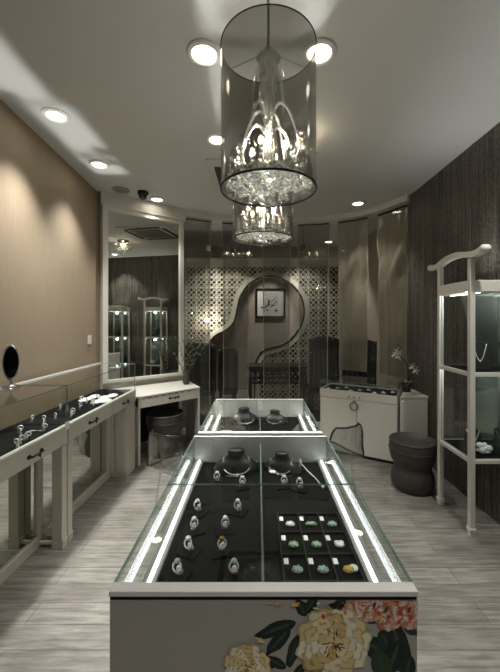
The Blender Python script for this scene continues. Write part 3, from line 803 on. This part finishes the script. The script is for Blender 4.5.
# oval vanity mirror on the counter glass
ox, oy = -1.595, 2.13
t = thing('vanity_mirror', 'small dark oval tilting mirror standing on the wall counter glass', 'mirror', (ox, oy, 1.066), .75)
MB().lathe([(0, 0), (.05, 0), (.05, .008), (.014, .014), (.008, .03), (.008, .05), (0, .05)], 20).build('foot', M['chrome'], t)
Tm = Matrix.Translation((0, 0, .16)) @ Matrix.Rotation(PI / 2, 4, 'X')
MB().lathe([(.100, -.008), (.112, -.008), (.116, 0), (.112, .008), (.100, .008)], 36, sx=.40, T=Tm).build('frame', M['chrome'], t)
MB().lathe([(0, -.006), (.101, -.006), (.101, .006), (0, .006)], 36, sx=.40, T=Tm, smooth=False).build('mirror_plate', pbr('dark_plate', (46, 46, 46), 0.08, metal=.9), t)
# light switch
sx_, sy_ = -1.69 - .12 * (3.5 - 2.15) / 1.55, 3.5
o = MB().box((-.002, -.035, -.045), (.012, .035, .045)).build('light_switch', M['plastic'], None, .003, loc=(sx_ + .003, sy_, 1.29)); tag(o, 'ivory light switch on the brown wall beside the corner mirror', 'switch')
o.rotation_euler = (0, 0, .077)

# ------------------------------------------------------------------ corner mirror and dressing table
t = thing('corner_mirror', 'tall cream framed mirror standing across the left corner', 'mirror', (*ML, 0), mang)
ZM0, ZM1 = 0.78, 2.80
MB().box((0, -.045, ZM0), (.06, 0, ZM1)).box((mlen - .055, -.045, ZM0), (mlen, 0, ZM1)).box((.06, -.045, ZM0), (mlen - .055, 0, ZM0 + .035)).box((.06, -.045, ZM1 - .05), (mlen - .055, 0, ZM1)).build('frame', M['cream'], t, .004)
MB().box((.06, -.018, ZM0 + .035), (mlen - .055, -.004, ZM1 - .05)).build('mirror_plate', M['mirror'], t)
FL, FR = Vector((-1.222, 3.375)), Vector((-0.68, 3.87))
dd = (FR - FL); DL = dd.length; dd.normalize(); dang = math.atan2(dd.y, dd.x)
DZ = .715
t = thing('dressing_table', 'cream dressing table with a black pull under the corner mirror', 'table', (FL.x, FL.y, 0), dang)
Ti = (Matrix.Translation((FL.x, FL.y, 0)) @ Matrix.Rotation(dang, 4, 'Z')).inverted()
def loc2(x, y): p = Ti @ Vector((x, y, 0)); return (p.x, p.y)
e = Vector((md.x, md.y)); nn = Vector((mn.x, mn.y))
A = Vector(ML) + e * .02 - nn * .05; B = Vector(MR) - nn * .05
poly = [(0, 0), (DL, 0), loc2(B.x + .03, B.y), loc2(A.x, A.y), loc2(-1.60, 3.40)]
MB().prism(poly, DZ - .022, DZ).build('table_top', M['cream'], t, .003)
d = MB().box((.002, .006, DZ - .125), (DL - .022, .026, DZ - .022)).build('drawer', M['cream'], t, .003)
pull(d, 0, 0, 0, Matrix.Translation((DL * .55, .006, DZ - .072)) @ Matrix.Rotation(-PI / 2, 4, 'Z'))
iv = MB(); rr = random.Random(5)
for k in range(26):
    x = .06 + k * (DL - .14) / 25
    iv.ball((x, .004, DZ - .018 + .006 * math.sin(k * 1.9)), (.016, .005, .009), 8, 5)
iv.build('black_inlay', M['iron'], t)
bk = loc2(B.x + .03, B.y)
MB().prism([(DL - .022, .004), (DL, .004), (bk[0], bk[1] - .01), (bk[0] - .022, bk[1] - .01)], 0, DZ - .022).build('end_panel', M['cream'], t, .003)
MB().box((0, .004, 0), (.022, .3, DZ - .126)).build('end_panel', M['cream'], t, .003)
MB().box((.06, .50, .05), (DL - .0, .515, DZ - .022)).build('back_panel', M['vent'], t)
# twig plant
t = thing('twig_plant', 'bare twigs with small buds in a dark vase beside the corner mirror', 'plant', (-.875, 4.03, DZ + .001))
MB().lathe([(0, 0), (.03, 0), (.045, .03), (.05, .07), (.03, .13), (.022, .15), (.028, .165)], 20).build('vase', M['clay'], t)
tw = MB(); lf = MB(); rr = random.Random(21)
for k in range(9):
    p = Vector((rr.uniform(-.01, .01), rr.uniform(-.01, .01), .10)); d_ = Vector((rr.uniform(-.25, .25), rr.uniform(-.2, .05), 1)).normalized()
    pts = [p.copy()]
    for q in range(7):
        d_ = (d_ + Vector((rr.uniform(-.35, .35), rr.uniform(-.2, .2), rr.uniform(-.1, .2)))).normalized()
        p = p + d_ * rr.uniform(.05, .085); pts.append(p.copy())
        for _ in range(2): lf.ball(p + Vector((rr.uniform(-.02, .02), rr.uniform(-.02, .02), rr.uniform(-.02, .02))), (rr.uniform(.006, .013), .006, rr.uniform(.006, .012)), 6, 4)
    tw.tube(pts, [.005 - .0004 * i for i in range(len(pts))], 5)
tw.build('twigs', M['stem'], t); lf.build('buds', M['foliage'], t)

# ------------------------------------------------------------------ clay stools
def clay_stool(label, x, y, s=1.0):
    t = thing('clay_stool', label, 'stool', (x, y, 0), 0, 'charcoal clay drum stools')
    prof = [(0, 0), (.165, 0), (.188, .025), (.197, .075), (.193, .13), (.175, .18), (.163, .205), (.168, .228), (.192, .27), (.207, .33), (.212, .39), (.210, .432), (.206, .444)]
    MB().lathe([(r * s, z * s) for r, z in prof], 40).build('body', M['clay'], t)
    MB().lathe([(r * s, z * s) for r, z in [(.206, .443), (.212, .452), (.208, .464), (.196, .464), (.186, .450), (.10, .436), (0, .434)]], 40).build('dished_top', M['clay'], t)
    MB().lathe([(.213 * s, .365 * s), (.2165 * s, .37 * s), (.2165 * s, .38 * s), (.213 * s, .385 * s)], 40).build('band', M['clay'], t)
clay_stool('charcoal clay stool standing on the open floor near the tall white cabinet', 1.385, 2.96, .93)
clay_stool('charcoal clay stool tucked under the dressing table', -1.05, 3.74, .98)

# ------------------------------------------------------------------ clear chairs
def ghost_chair(label, x, y, rz):
    t = thing('clear_chair', label, 'chair', (x, y, 0), rz, 'smoky clear plastic chairs by the rear showcase')
    path = crom([(-.20, .47), (-.10, .445), (.08, .435), (.175, .46), (.21, .53), (.225, .65), (.238, .80)], 5)   # side profile: front .. seat .. back top (local y, z)
    n = len(path)
    def half(v): return .205 + .012 * math.sin(v * PI) - .07 * (1 - math.sqrt(max(0, 1 - max(0, (v - .80) / .20) ** 2))) - .07 * (1 - math.sqrt(max(0, 1 - max(0, (.2 - v) / .2) ** 2)))
    def fn(u, v):
        k = v * (n - 1); i = min(int(k), n - 2); f = k - i
        p = path[i] * (1 - f) + path[i + 1] * f
        w = half(v); x = (u * 2 - 1) * w; a = abs(u * 2 - 1)
        return (x, p.x - .05 * a ** 3 * (1 if v > .5 else 0) * min(1, (v - .5) * 4 if v > .5 else 0), p.y + .035 * a ** 3 * (1 - min(1, max(0, v - .35) * 3)))
    MB().grid(fn, 16, 40).build('shell', M['acrylic'], t, solid=.006)
    rim = [fn(0, v / 40) for v in range(41)] + [fn(u / 16, 1) for u in range(1, 16)] + [fn(1, 1 - v / 40) for v in range(41)] + [fn(1 - u / 16, 0) for u in range(1, 16)]
    MB().tube(rim, .009, 8, closed=True).build('rim', M['acrylic_edge'], t)
    for sx in (-1, 1):
        for yy in (-.15, .14):
            MB().tube([(sx * .12, yy * .85, .442), (sx * .165, yy * 1.15, .0)], [.011, .009], 8).build('leg', M['acrylic'], t)
    t.scale = (.86, .86, .86)
    return t
ghost_chair('smoky clear chair on the right side of the rear showcase', .605, 2.68, -2.6)
ghost_chair('smoky clear chair on the left side of the rear showcase', -.585, 2.50, 2.6)

# ------------------------------------------------------------------ low cabinet in the right corner
KL, KR = Vector((.715, 3.80)), Vector((1.43, 3.39))
kd = KR - KL; KLn = kd.length; kd.normalize(); kang = math.atan2(kd.y, kd.x)
KZ = .715
t = thing('low_cabinet', 'low cream corner cabinet with a ring lock and shallow glass top', 'cabinet', (KL.x, KL.y, 0), kang)
MB().box((.0, .012, .03), (KLn, .40, KZ - .03)).build('body', M['cream'], t, .004)
MB().box((.02, .03, 0), (KLn - .02, .38, .03)).build('plinth', M['black'], t)
for a, b in ((.004, KLn / 2 - .002), (KLn / 2 + .002, KLn - .004)):
    MB().box((a, -.006, .04), (b, .012, KZ - .09)).build('door', M['cream'], t, .003)
MB().box((.0, -.008, KZ - .085), (KLn, .012, KZ - .03)).build('frieze', M['cream'], t, .003)
lk = MB().tube([(KLn * .47 + .042 * math.cos(a * PI / 12), -.016, KZ - .155 + .042 * math.sin(a * PI / 12)) for a in range(24)], .007, 8, closed=True)
lk.ball((KLn * .47, -.016, KZ - .105), (.016, .010, .012)).build('ring_lock', M['steel'], t)
MB().ball((KLn * .40, -.010, KZ - .06), .008).ball((KLn * .47, -.010, KZ - .06), .008).ball((KLn * .54, -.010, KZ - .06), .008).build('studs', M['iron'], t)
MB().box((0, -.008, KZ - .03), (KLn, .02, KZ)).box((0, .39, KZ - .03), (KLn, .40, KZ)).box((0, .02, KZ - .03), (.012, .39, KZ)).box((KLn - .012, .02, KZ - .03), (KLn, .39, KZ)).build('top_rim', M['cream'], t, .002)
MB().box((.012, .02, KZ - .03), (KLn - .012, .39, KZ - .018)).build('velvet_bed', M['velvet'], t)
for nm, a, b in (('front_glass', (.0, .0, KZ), (KLn, .006, KZ + .094)), ('back_glass', (.0, .394, KZ), (KLn, .40, KZ + .094)), ('end_glass', (.0, .006, KZ), (.006, .394, KZ + .094)), ('end_glass', (KLn - .006, .006, KZ), (KLn, .394, KZ + .094)), ('top_glass', (0, 0, KZ + .094), (KLn, .40, KZ + .1))):
    pane(nm, a, b, t)
kt = t
rr = random.Random(8)
for k in range(9):
    u = .07 + k * .085; v = .10 + (k % 3) * .07
    p = KL + kd * u + Vector((-kd.y, kd.x)) * v
    o = MB().tube([(.022 * math.cos(a * PI / 8), .018 * math.sin(a * PI / 8), .006) for a in range(16)], .005, 6, closed=True).ball((0, .018, .010), .009).build('bracelet', M['silver'], None, loc=(p.x, p.y, KZ - .018))
    tag(o, f'silver bracelet on the velvet of the low corner cabinet, {ordw[k]} from its left end'.replace('nearest from', 'first from'), 'jewel', 'bracelets in the low corner cabinet')
t = thing('side_cabinet', 'plain cream side cabinet between the low corner cabinet and the dark ribbed wall', 'cabinet', (1.665, 3.50, 0))
def sc_poly(g): return [(-.190 - .1 * g, -.07 - g), (.10, -.07 - g), (.10, .25), (-.005, .25)]
MB().prism(sc_poly(0), .03, .69).build('body', M['cream'], t, .003)
MB().box((-.175, -.082, .06), (.092, -.07, .66)).build('door', M['cream'], t, .003)
MB().prism(sc_poly(.018), .69, .71).build('top', M['cream'], t, .003)
MB().prism([(-.16, -.05), (.09, -.05), (.09, .23), (-.0, .23)], 0, .03).build('plinth', M['black'], t)
# orchid
t = thing('orchid_plant', 'white flowering orchid on the cream side cabinet', 'plant', (1.64, 3.64, .712))
MB().lathe([(0, 0), (.04, 0), (.055, .07), (.058, .09), (.05, .09), (.045, .075), (0, .072)], 20).build('pot', M['clay'], t)
st = MB(); st.tube(crom([(0, 0, .07), (.02, -.01, .18), (-.01, -.02, .30), (-.09, -.03, .40), (-.16, -.04, .42)], 5), .004, 6)
st.tube(crom([(0, 0, .07), (.03, .0, .14), (.06, -.01, .22), (.05, -.02, .28)], 5), .004, 6); st.build('stems', M['stem'], t)
lv = MB()
def leaf3(mb, base, d, ln, wd, droop=.4):
    d = Vector(d).normalized(); s_ = d.cross(Vector((0, 0, 1)))
    if s_.length < .05: s_ = Vector((1, 0, 0))
    s_.normalize()
    def fn(u, v):
        p = Vector(base) + d * ln * v - Vector((0, 0, droop * ln * v * v)) + s_ * (u - .5) * wd * math.sin(PI * (.06 + .92 * v))
        return p
    mb.grid(fn, 4, 8)
for k in range(7):
    a = k * 2 * PI / 7 + .4; leaf3(lv, (0, 0, .08), (math.cos(a), math.sin(a), .9), rr.uniform(.10, .16), .035)
for q in ((.04, 0, .20), (.05, -.02, .27), (-.02, -.02, .31), (-.07, -.03, .38)):
    for k in range(4): leaf3(lv, q, (rr.uniform(-1, 1), rr.uniform(-1, .3), rr.uniform(-.2, 1)), rr.uniform(.035, .065), .022)
lv.build('leaves', M['foliage'], t)
for q in ((-.15, -.05, .42), (-.11, -.05, .40), (-.13, -.05, .45), (-.09, -.04, .43), (.05, -.03, .285), (.085, -.03, .24)):
    fl_ = MB()
    for k in range(5):
        a = k * 2 * PI / 5; leaf3(fl_, q, (math.cos(a), -.3, math.sin(a)), .052, .042, .1)
    fl_.build('flower', M['petal'], t)

# ------------------------------------------------------------------ tall white cabinets along the ribbed wall
def tall_cabinet(label, y, arch, seed):
    # front faces -x (into the room); local origin at the front middle
    t = thing('display_cabinet', label, 'cabinet', (1.487, y, 0), 0, 'tall white display cabinets along the ribbed wall')
    hw = .195; D = .26
    zb, zm, zt, zp = .515, 1.12, 1.735, 1.93 if arch else 1.77
    for sy in (-1, 1):
        yy = sy * hw
        MB().box((-.018, yy - .018, .05), (.018, yy + .018, zp)).box((-.024, yy - .024, .03), (.024, yy + .024, .055)).box((-.020, yy - .020, 0), (.020, yy + .020, .03)).build('front_leg', M['cream'], t, .004)
        MB().box((D - .018, yy - .015, 0), (D + .012, yy + .015, 1.77)).build('back_leg', M['cream'], t, .003)
    for nm, z, h in (('bottom_rail', zb, .028), ('middle_rail', zm, .030), ('top_rail', zt, .075)):
        rl = MB().box((-.016, -hw + .018, z - h / 2), (.016, hw - .018, z + h / 2))
        for sy in (-1, 1): rl.box((.0, sy * hw - .014, z - h / 2), (D - .018, sy * hw + .014, z + h / 2))
        rl.build(nm, M['cream'], t, .003)
    for nm, z in (('bottom_shelf', zb), ('middle_shelf', zm)):
        MB().box((.016, -hw + .014, z - .012), (D - .018, hw - .014, z + .016)).build(nm, M['velvet'], t)
    MB().box((.0, -hw + .0, zt + .0375), (D, hw, zt + .045)).build('top_board', M['cream'], t)
    MB().box((D - .012, -hw + .015, zb + .016), (D, hw - .015, zm - .016)).box((D - .012, -hw + .015, zm + .016), (D, hw - .015, zt - .0375)).build('back_board', pbr('pale_mirror', (150, 160, 156), .08, metal=.85), t)
    for z0, z1 in ((zb + .016, zm - .016), (zm + .016, zt - .0375)):
        pane('front_glass', (-.004, -hw + .018, z0), (.002, hw - .018, z1), t)
        for sy in (-1, 1): pane('side_glass', (.018, sy * hw - .003, z0), (D - .018, sy * hw + .003, z1), t)
    for z in (zt - .045, zm - .018):
        MB().box((.06, -hw + .03, z), (.085, hw - .03, z + .005)).build('light_strip', M['led_soft'], t)
    if arch:
        pts = crom([(0, .33, 1.944), (0, .27, 1.935), (0, .205, 1.945), (0, .09, 1.975), (0, -.05, 1.980), (0, -.17, 1.960), (0, -.255, 1.953), (0, -.335, 1.968)], 6)
        a = MB()
        n = len(pts)
        for i in range(n - 1):
            p, q = pts[i], pts[i + 1]
            vs = []
            for w in (p, q):
                dirn = (pts[min(pts.index(w) + 1, n - 1)] - pts[max(pts.index(w) - 1, 0)]).normalized(); up = Vector((1, 0, 0)).cross(dirn); up = up if up.z > 0 else -up
                for sx, s in ((-.022, -.02), (.022, -.02), (.022, .02), (-.022, .02)): vs.append(w + Vector((sx, 0, 0)) + up * s)
            fs = [(0, 1, 5, 4), (1, 2, 6, 5), (2, 3, 7, 6), (3, 0, 4, 7)]
            if i == 0: fs.append((0, 3, 2, 1))
            if i == n - 2: fs.append((4, 5, 6, 7))
            a.add(vs, fs)
        R90 = Matrix.Rotation(PI / 2, 4, 'Y')
        for e in (pts[0], pts[-1]): a.lathe([(0, -.026), (.022, -.026), (.027, -.018), (.027, .018), (.022, .026), (0, .026)], 18, T=Matrix.Translation(e) @ R90)
        a.build('curved_crest', M['cream'], t)
    else:
        MB().box((-.03, -hw - .02, 1.79), (.10, hw + .02, 1.82)).box((-.016, -hw + .02, 1.77), (.016, hw - .02, 1.79)).build('cap_board', M['white'], t, .004)
    return t
cabs = [('tall white cabinet with a curved yoke crest in front of the ribbed wall', 2.495, True), ('tall white cabinet without crest, second from the crested one in the mirror', 1.55, False), ('tall white cabinet without crest, third along in the mirror', .62, False)]
for k, (lab, y, arch) in enumerate(cabs):
    tall_cabinet(lab, y, arch, k)
    near = ('the crested tall cabinet', 'the second tall cabinet', 'the third tall cabinet')[k]
    for z, where in ((1.1365, 'upper'), (.5315, 'lower')):
        t = thing('necklace_stand', f'black leaning necklace board on the {where} shelf of {near}', 'necklace stand', (1.487 + .15, y - .06 if where == 'upper' else y + .02, z), -.5, 'necklace boards in the tall cabinets')
        hgt = .20 if where == 'upper' else .14
        T = Matrix.Rotation(-.25, 4, 'X')
        bd = MB()
        bd.prism([(-.06, 0), (.06, 0), (.055, .6 * hgt), (.03, hgt), (-.03, hgt), (-.055, .6 * hgt)], -.006, .006, T=Matrix.Translation((0, -.02, .006)) @ Matrix.Rotation(PI / 2 - .25, 4, 'X'))
        bd.build('board', M['leather'], t, .002)
        MB().tube([(0, .01, .006), (0, .05, .006), (0, .045, .02), (0, .02, hgt * .55)], .005, 6).build('strut', M['leather'], t)
        pts = []
        for q in range(17):
            a = q / 16; px_ = (a - .5) * .085; hh = hgt * (.92 - .62 * math.sin(PI * a))
            pts.append((px_, -.034 + .25 * hh, hh + .004))
        MB().tube(pts, .0035, 6).ball((0, pts[8][1] - .004, pts[8][2]), .009).build('necklace', M['silver'], t)
    if k == 0:
        o = MB()
        rr = random.Random(4)
        for q in range(9): o.ball((rr.uniform(-.035, .035), rr.uniform(-.03, .03), rr.uniform(.018, .06)), rr.uniform(.016, .026), 8, 6)
        o.ball((0, 0, .016), (.05, .045, .016), 12, 6)
        o = o.build('white_carving', M['jade_w'], None, loc=(1.487 + .155, y - .09, .532)); tag(o, 'white carved stone ornament on the lower shelf of the crested tall cabinet', 'ornament')
    o = light('AREA', 'ribbed_wall_fill', (1.66, y, 1.80), 0.9, (.96, .99, 1), .12, shape='RECTANGLE', size_y=.34, spread=math.radians(100), rot=(PI, 0, 0))  # added area light above the cabinet, brightening the upper ribbed wall
    light('POINT', 'cabinet_light', (1.487 + .10, y, 1.66), 1.6, (.95, 1, .98), .02)
    light('POINT', 'cabinet_light', (1.487 + .10, y, 1.07), 1.2, (.95, 1, .98), .02)

# ------------------------------------------------------------------ drum pendants
def pendant(label, x, y):
    R, z0, z1 = .20, 2.05, 2.648
    if y > 2: z0, z1 = 2.035, 2.65
    t = thing('drum_pendant', label, 'lamp', (x, y, z0), 0, 'smoked drum pendants above the showcases')
    Hh = z1 - z0
    MB().lathe([(R, 0), (R, Hh)], 64).build('drum_shade', M['drum'], t)
    for z in (0, Hh): MB().tube([(R * math.cos(a * PI / 32), R * math.sin(a * PI / 32), z) for a in range(64)], .0045 if z == 0 else .0025, 8, closed=True).build('shade_ring', M['iron'], t)
    sp_ = MB()
    for k in range(3):
        a = k * 2 * PI / 3 + .5; sp_.tube([(0, 0, Hh - .01), (R * math.cos(a), R * math.sin(a), Hh - .005)], .0012, 6)
    sp_.build('shade_spider', M['iron'], t)
    MB().tube([(0, 0, Hh - .02), (0, 0, CZ - z0 - .03)], .006, 8).build('cord', M['steel'], t)
    MB().lathe([(0, CZ - z0), (.06, CZ - z0), (.058, CZ - z0 - .02), (.02, CZ - z0 - .04), (0, CZ - z0 - .04)], 24).build('ceiling_cup', M['steel'], t)
    # cut glass chandelier inside
    MB().lathe([(0, .10), (.018, .11), (.03, .14), (.02, .17), (.012, .20), (.022, .24), (.016, .30), (.026, .34), (.018, .40), (.026, .44), (.016, .48), (.03, .52), (.052, .555), (.040, .578), (.012, .59), (.008, Hh - .005)], 16, smooth=False).build('glass_column', M['crystal'], t)
    MB().lathe([(.02, .02), (.07, .03), (.105, .05), (.12, .075), (.112, .075), (.06, .05), (.02, .04)], 18, smooth=False).build('glass_bowl', M['crystal'], t)
    rr = random.Random(int(y * 100))
    for k in range(8):
        a = k * 2 * PI / 8 + .2
        c, s = math.cos(a), math.sin(a)
        pr_ = [(.015, .30), (.045, .35), (.085, .33), (.122, .25), (.15, .15), (.135, .10)] if k % 2 else [(.015, .24), (.04, .27), (.07, .255), (.098, .20), (.112, .13), (.10, .09)]
        MB().tube(crom([(r * c, r * s, z) for r, z in pr_], 4), [.007] * 21, 6).build('glass_arm', M['crystal'], t)
    for k in range(12):
        a = k * 2 * PI / 12; c, s = math.cos(a), math.sin(a)
        pl = MB()
        def fn(u, v):
            r = .022 + .040 * math.sin(v * PI * .75) + .022 * (k % 2) * v; w = .011 * math.sin(PI * (.05 + .9 * v)); q = (u - .5) * 2 * w
            return (r * c - q * s, r * s + q * c, .575 - (.30 - .05 * (k % 3)) * v + (.02 * (u - .5) ** 2))
        pl.grid(fn, 3, 10)
        pl.build('glass_leaf', M['crystal'], t)
    for k in range(4):
        a = k * PI / 2 + 1.15; c, s = math.cos(a), math.sin(a)
        b = MB().ball((.075 * c, .075 * s, .175), (.012, .012, .02), 10, 8).build('bulb', M['bulb'], t)
        MB().tube([(.075 * c, .075 * s, .10), (.075 * c, .075 * s, .157)], .008, 8).build('candle_tube', M['white'], t)
    for k in range(18):
        a = k * 2 * PI / 18; c, s = math.cos(a), math.sin(a); r = .165 if k % 2 else .12
        st = MB()
        for q in range(5):
            z = .03 + q * .026; st.ball((r * c + rr.uniform(-.006, .006), r * s + rr.uniform(-.006, .006), z), (.010, .010, .013), 6, 4, smooth=False)
        st.tube([(r * c, r * s, .03), (r * c, r * s, .17)], .0012, 4); st.build('crystal_strand', M['crystal'], t)
    pc_ = MB()
    for k in range(230):
        a = rr.uniform(0, 2 * PI); r = R * .9 * math.sqrt(rr.random()); pc_.ball((r * math.cos(a), r * math.sin(a), rr.uniform(.012, .05)), (.011, .011, .008), 6, 4, smooth=False)
    g = pc_.build('crystal_drops', M['crystal_lit'], t); g['kind'] = 'stuff'
    light('POINT', 'pendant_light', (x, y, z0 + .22), 20.0, (1, .98, .92), .03)
pendant('nearer smoked drum pendant with a cut glass chandelier inside', .044, 1.40)
pendant('farther smoked drum pendant, hanging lower in the picture behind the near one', .032, 2.19)

# ------------------------------------------------------------------ ceiling fittings
def downlight(label, x, y, r=.062, energy=60, angle=95, blend=.5, tilt=None):
    t = thing('downlight', label, 'ceiling lamp', (x, y, CZ), 0, 'recessed ceiling downlights')
    MB().lathe([(r, -.001), (r + .028, -.001), (r + .026, -.010), (r + .004, -.016), (r - .002, -.006)], 32).build('trim_ring', M['white'], t)
    MB().lathe([(0, -.006), (r * .8, -.007), (r, -.004), (r, -.001), (0, -.001)], 32).build('lens', M['lamp'], t)
    o = light('SPOT', 'downlight_beam', (x, y, CZ - .035), energy, (1, .99, .955), .03, spot_size=math.radians(angle), spot_blend=blend)
    if tilt: aim(o, tilt)
def ceil(px, py): Y = (CZ - EYE) * F / (HY - py); return ((px - HX) * Y / F, Y)
DLS = [(204, 53, 'round downlight just left of the near drum pendant', 90), (319, 52, 'round downlight partly behind the near drum pendant on its right', 90),
       (56, 115, 'oval looking downlight above the brown wall, nearer of the two', 170), (99, 164, 'downlight above the brown wall, farther of the two', 130),
       (217, 139, 'downlight in front of the ceiling air vent', 50), (157, 199, 'downlight above the corner mirror beside the dome camera', 35), (358, 203, 'downlight above the creased cloth panels', 35)]
for px, py, lab, en in DLS:
    x, y = ceil(px, py); downlight(lab, x, y, .062 if py > 60 else .066, en, angle=52 if abs(x) < .5 and y < 3 else 95, blend=1.0 if x < -1.4 else .6, tilt=(x + .35, y, 0) if x < -1.4 else None)
downlight('added unseen downlight outside the frame, brightening the ribbed wall', 1.40, 1.62, energy=60)  # lamp added out of frame to wash the upper ribbed wall
downlight('added fill downlight behind the camera, on the brown wall side', -.6, -.7, energy=34)  # unseen lamp added behind the camera for frontal fill
downlight('added fill downlight behind the camera, on the ribbed wall side', .9, -.7, energy=34)  # second unseen fill lamp, added to light the painted front panel
downlight('added back room downlight, brightening the wall behind the moon gate', .25, 5.75, energy=60, angle=44, tilt=(.2, 6.5, 1.45))  # lamp added to brighten the rear wall showing through the gate
downlight('added back room downlight, brightening the room behind the creased cloth panels', 1.30, 6.1, energy=60)  # lamp added to lift the taupe wall behind the cloth panels
x, y = ceil(121, 190)
t = thing('ceiling_speaker', 'flat round grey ceiling speaker beside the dome camera', 'speaker', (x, y, CZ))
MB().lathe([(0, -.012), (.075, -.012), (.092, -.010), (.095, 0), (0, 0)], 32).build('grille', M['steel'], t)
MB().tube([(.086 * math.cos(a * PI / 16), .086 * math.sin(a * PI / 16), -.010) for a in range(32)], .004, 6, closed=True).build('rim', M['ceiling'], t)
x, y = ceil(143, 192)
t = thing('dome_camera', 'black dome security camera on the ceiling near the corner mirror', 'camera', (x, y, CZ))
MB().lathe([(0, 0), (.062, 0), (.062, -.02), (.056, -.028), (0, -.028)], 28).build('base', M['iron'], t)
MB().lathe([(.05, -.028), (.048, -.05), (.036, -.072), (.016, -.084), (0, -.086)], 28).build('dome', pbr('black_dome', (12, 12, 12), .1, spec=.8), t)
t = thing('air_vent', 'flush ceiling air conditioner panel with dark slots beside the near pendant', 'air conditioner', (-.05, 3.38, CZ))
MB().box((-.42, -.42, -.02), (.42, .42, 0)).build('panel', M['ceiling'], t, .006)
for k, (a, b) in enumerate((((-.36, -.30), (-.30, .30)), ((.30, -.30), (.36, .30)), ((-.28, -.36), (.28, -.30)), ((-.28, .30), (.28, .36)))):
    MB().box((a[0], a[1], -.024), (b[0], b[1], -.018)).build('slot', M['vent'], t)
MB().box((-.25, -.25, -.026), (.25, .25, -.018)).build('intake_grille', M['steel'], t)
# crystal ceiling lamp
def crystal_lamp(label, x, y, s):
    t = thing('crystal_lamp', label, 'lamp', (x, y, CZ))
    MB().lathe([(0, 0), (.08 * s, 0), (.08 * s, -.02), (0, -.02)], 24).build('ceiling_plate', M['chrome'], t)
    MB().ball((0, 0, -.07 * s), .03 * s, 10, 8).build('bulb', M['bulb'], t)
    rr = random.Random(int(s * 50)); c = MB()
    for k in range(60):
        d_ = Vector((rr.gauss(0, 1), rr.gauss(0, 1), rr.gauss(-.6, .6))).normalized(); p = Vector((0, 0, -.07 * s)) + d_ * rr.uniform(.06, .13) * s
        if p.z > -.012: p.z = -.03
        c.tube([(0, 0, -.05 * s), p], .0015, 4); c.ball(p, .012 * s, 6, 4, smooth=False)
    g = c.build('crystal_spray', M['crystal'], t); g['kind'] = 'stuff'
crystal_lamp('crystal spray ceiling lamp hidden behind the near drum pendant, seen in the corner mirror', .33, 2.56, 1.25)

# added upward panels over the velvet beds, laying bright bands on the ceiling
def band_fill(name, x, y, z, sx, sy, energy, rz=0.0):
    o = light('AREA', name, (x, y, z), energy, (.97, .98, 1), sx, shape='RECTANGLE', size_y=sy, spread=math.radians(4), rot=(PI, 0, rz))
band_fill('showcase_band_fill', .012, (Y1 + Y1b) / 2, ZB + .004, .64, .9, UP1)
band_fill('showcase_band_fill', .012, 2.115, ZB + .004, .62, .70, UP1 * .75)
band_fill('counter_band_fill', -1.475, 1.50, .805, .30, 1.38, UP2, -CA)
band_fill('counter_band_fill', -1.435, 2.75, .805, .30, 1.05, UP2 * .76, -CA)

# ------------------------------------------------------------------ world, camera, view
w = bpy.data.worlds.new('dusk'); SC.world = w; w.use_nodes = True
bg = w.node_tree.nodes['Background']; bg.inputs[0].default_value = (0.9, 0.95, 1.0, 1); bg.inputs[1].default_value = 0.15
cd = bpy.data.cameras.new('camera'); cam = bpy.data.objects.new('camera', cd); COL.objects.link(cam)
cam.location = (0, 0, EYE); cam.rotation_euler = (PI / 2, 0, 0)
cd.sensor_width = 36; cd.sensor_fit = 'AUTO'; cd.lens = 36 * F / 672
cd.shift_x = -(HX - 250) / 672; cd.shift_y = -(336 - HY) / 672
cd.clip_start = 0.01
SC.camera = cam
vs = SC.view_settings
vs.view_transform = 'Standard'; vs.look = 'None'; vs.exposure = 0.28; vs.gamma = 1.0; vs.use_curve_mapping = False
SC.cycles.transparent_max_bounces = 40
SC.cycles.max_bounces = 8; SC.cycles.diffuse_bounces = 4; SC.cycles.glossy_bounces = 5
SC.cycles.sample_clamp_indirect = 6.0
SC.cycles.use_denoising = True
bpy.context.view_layer.update()
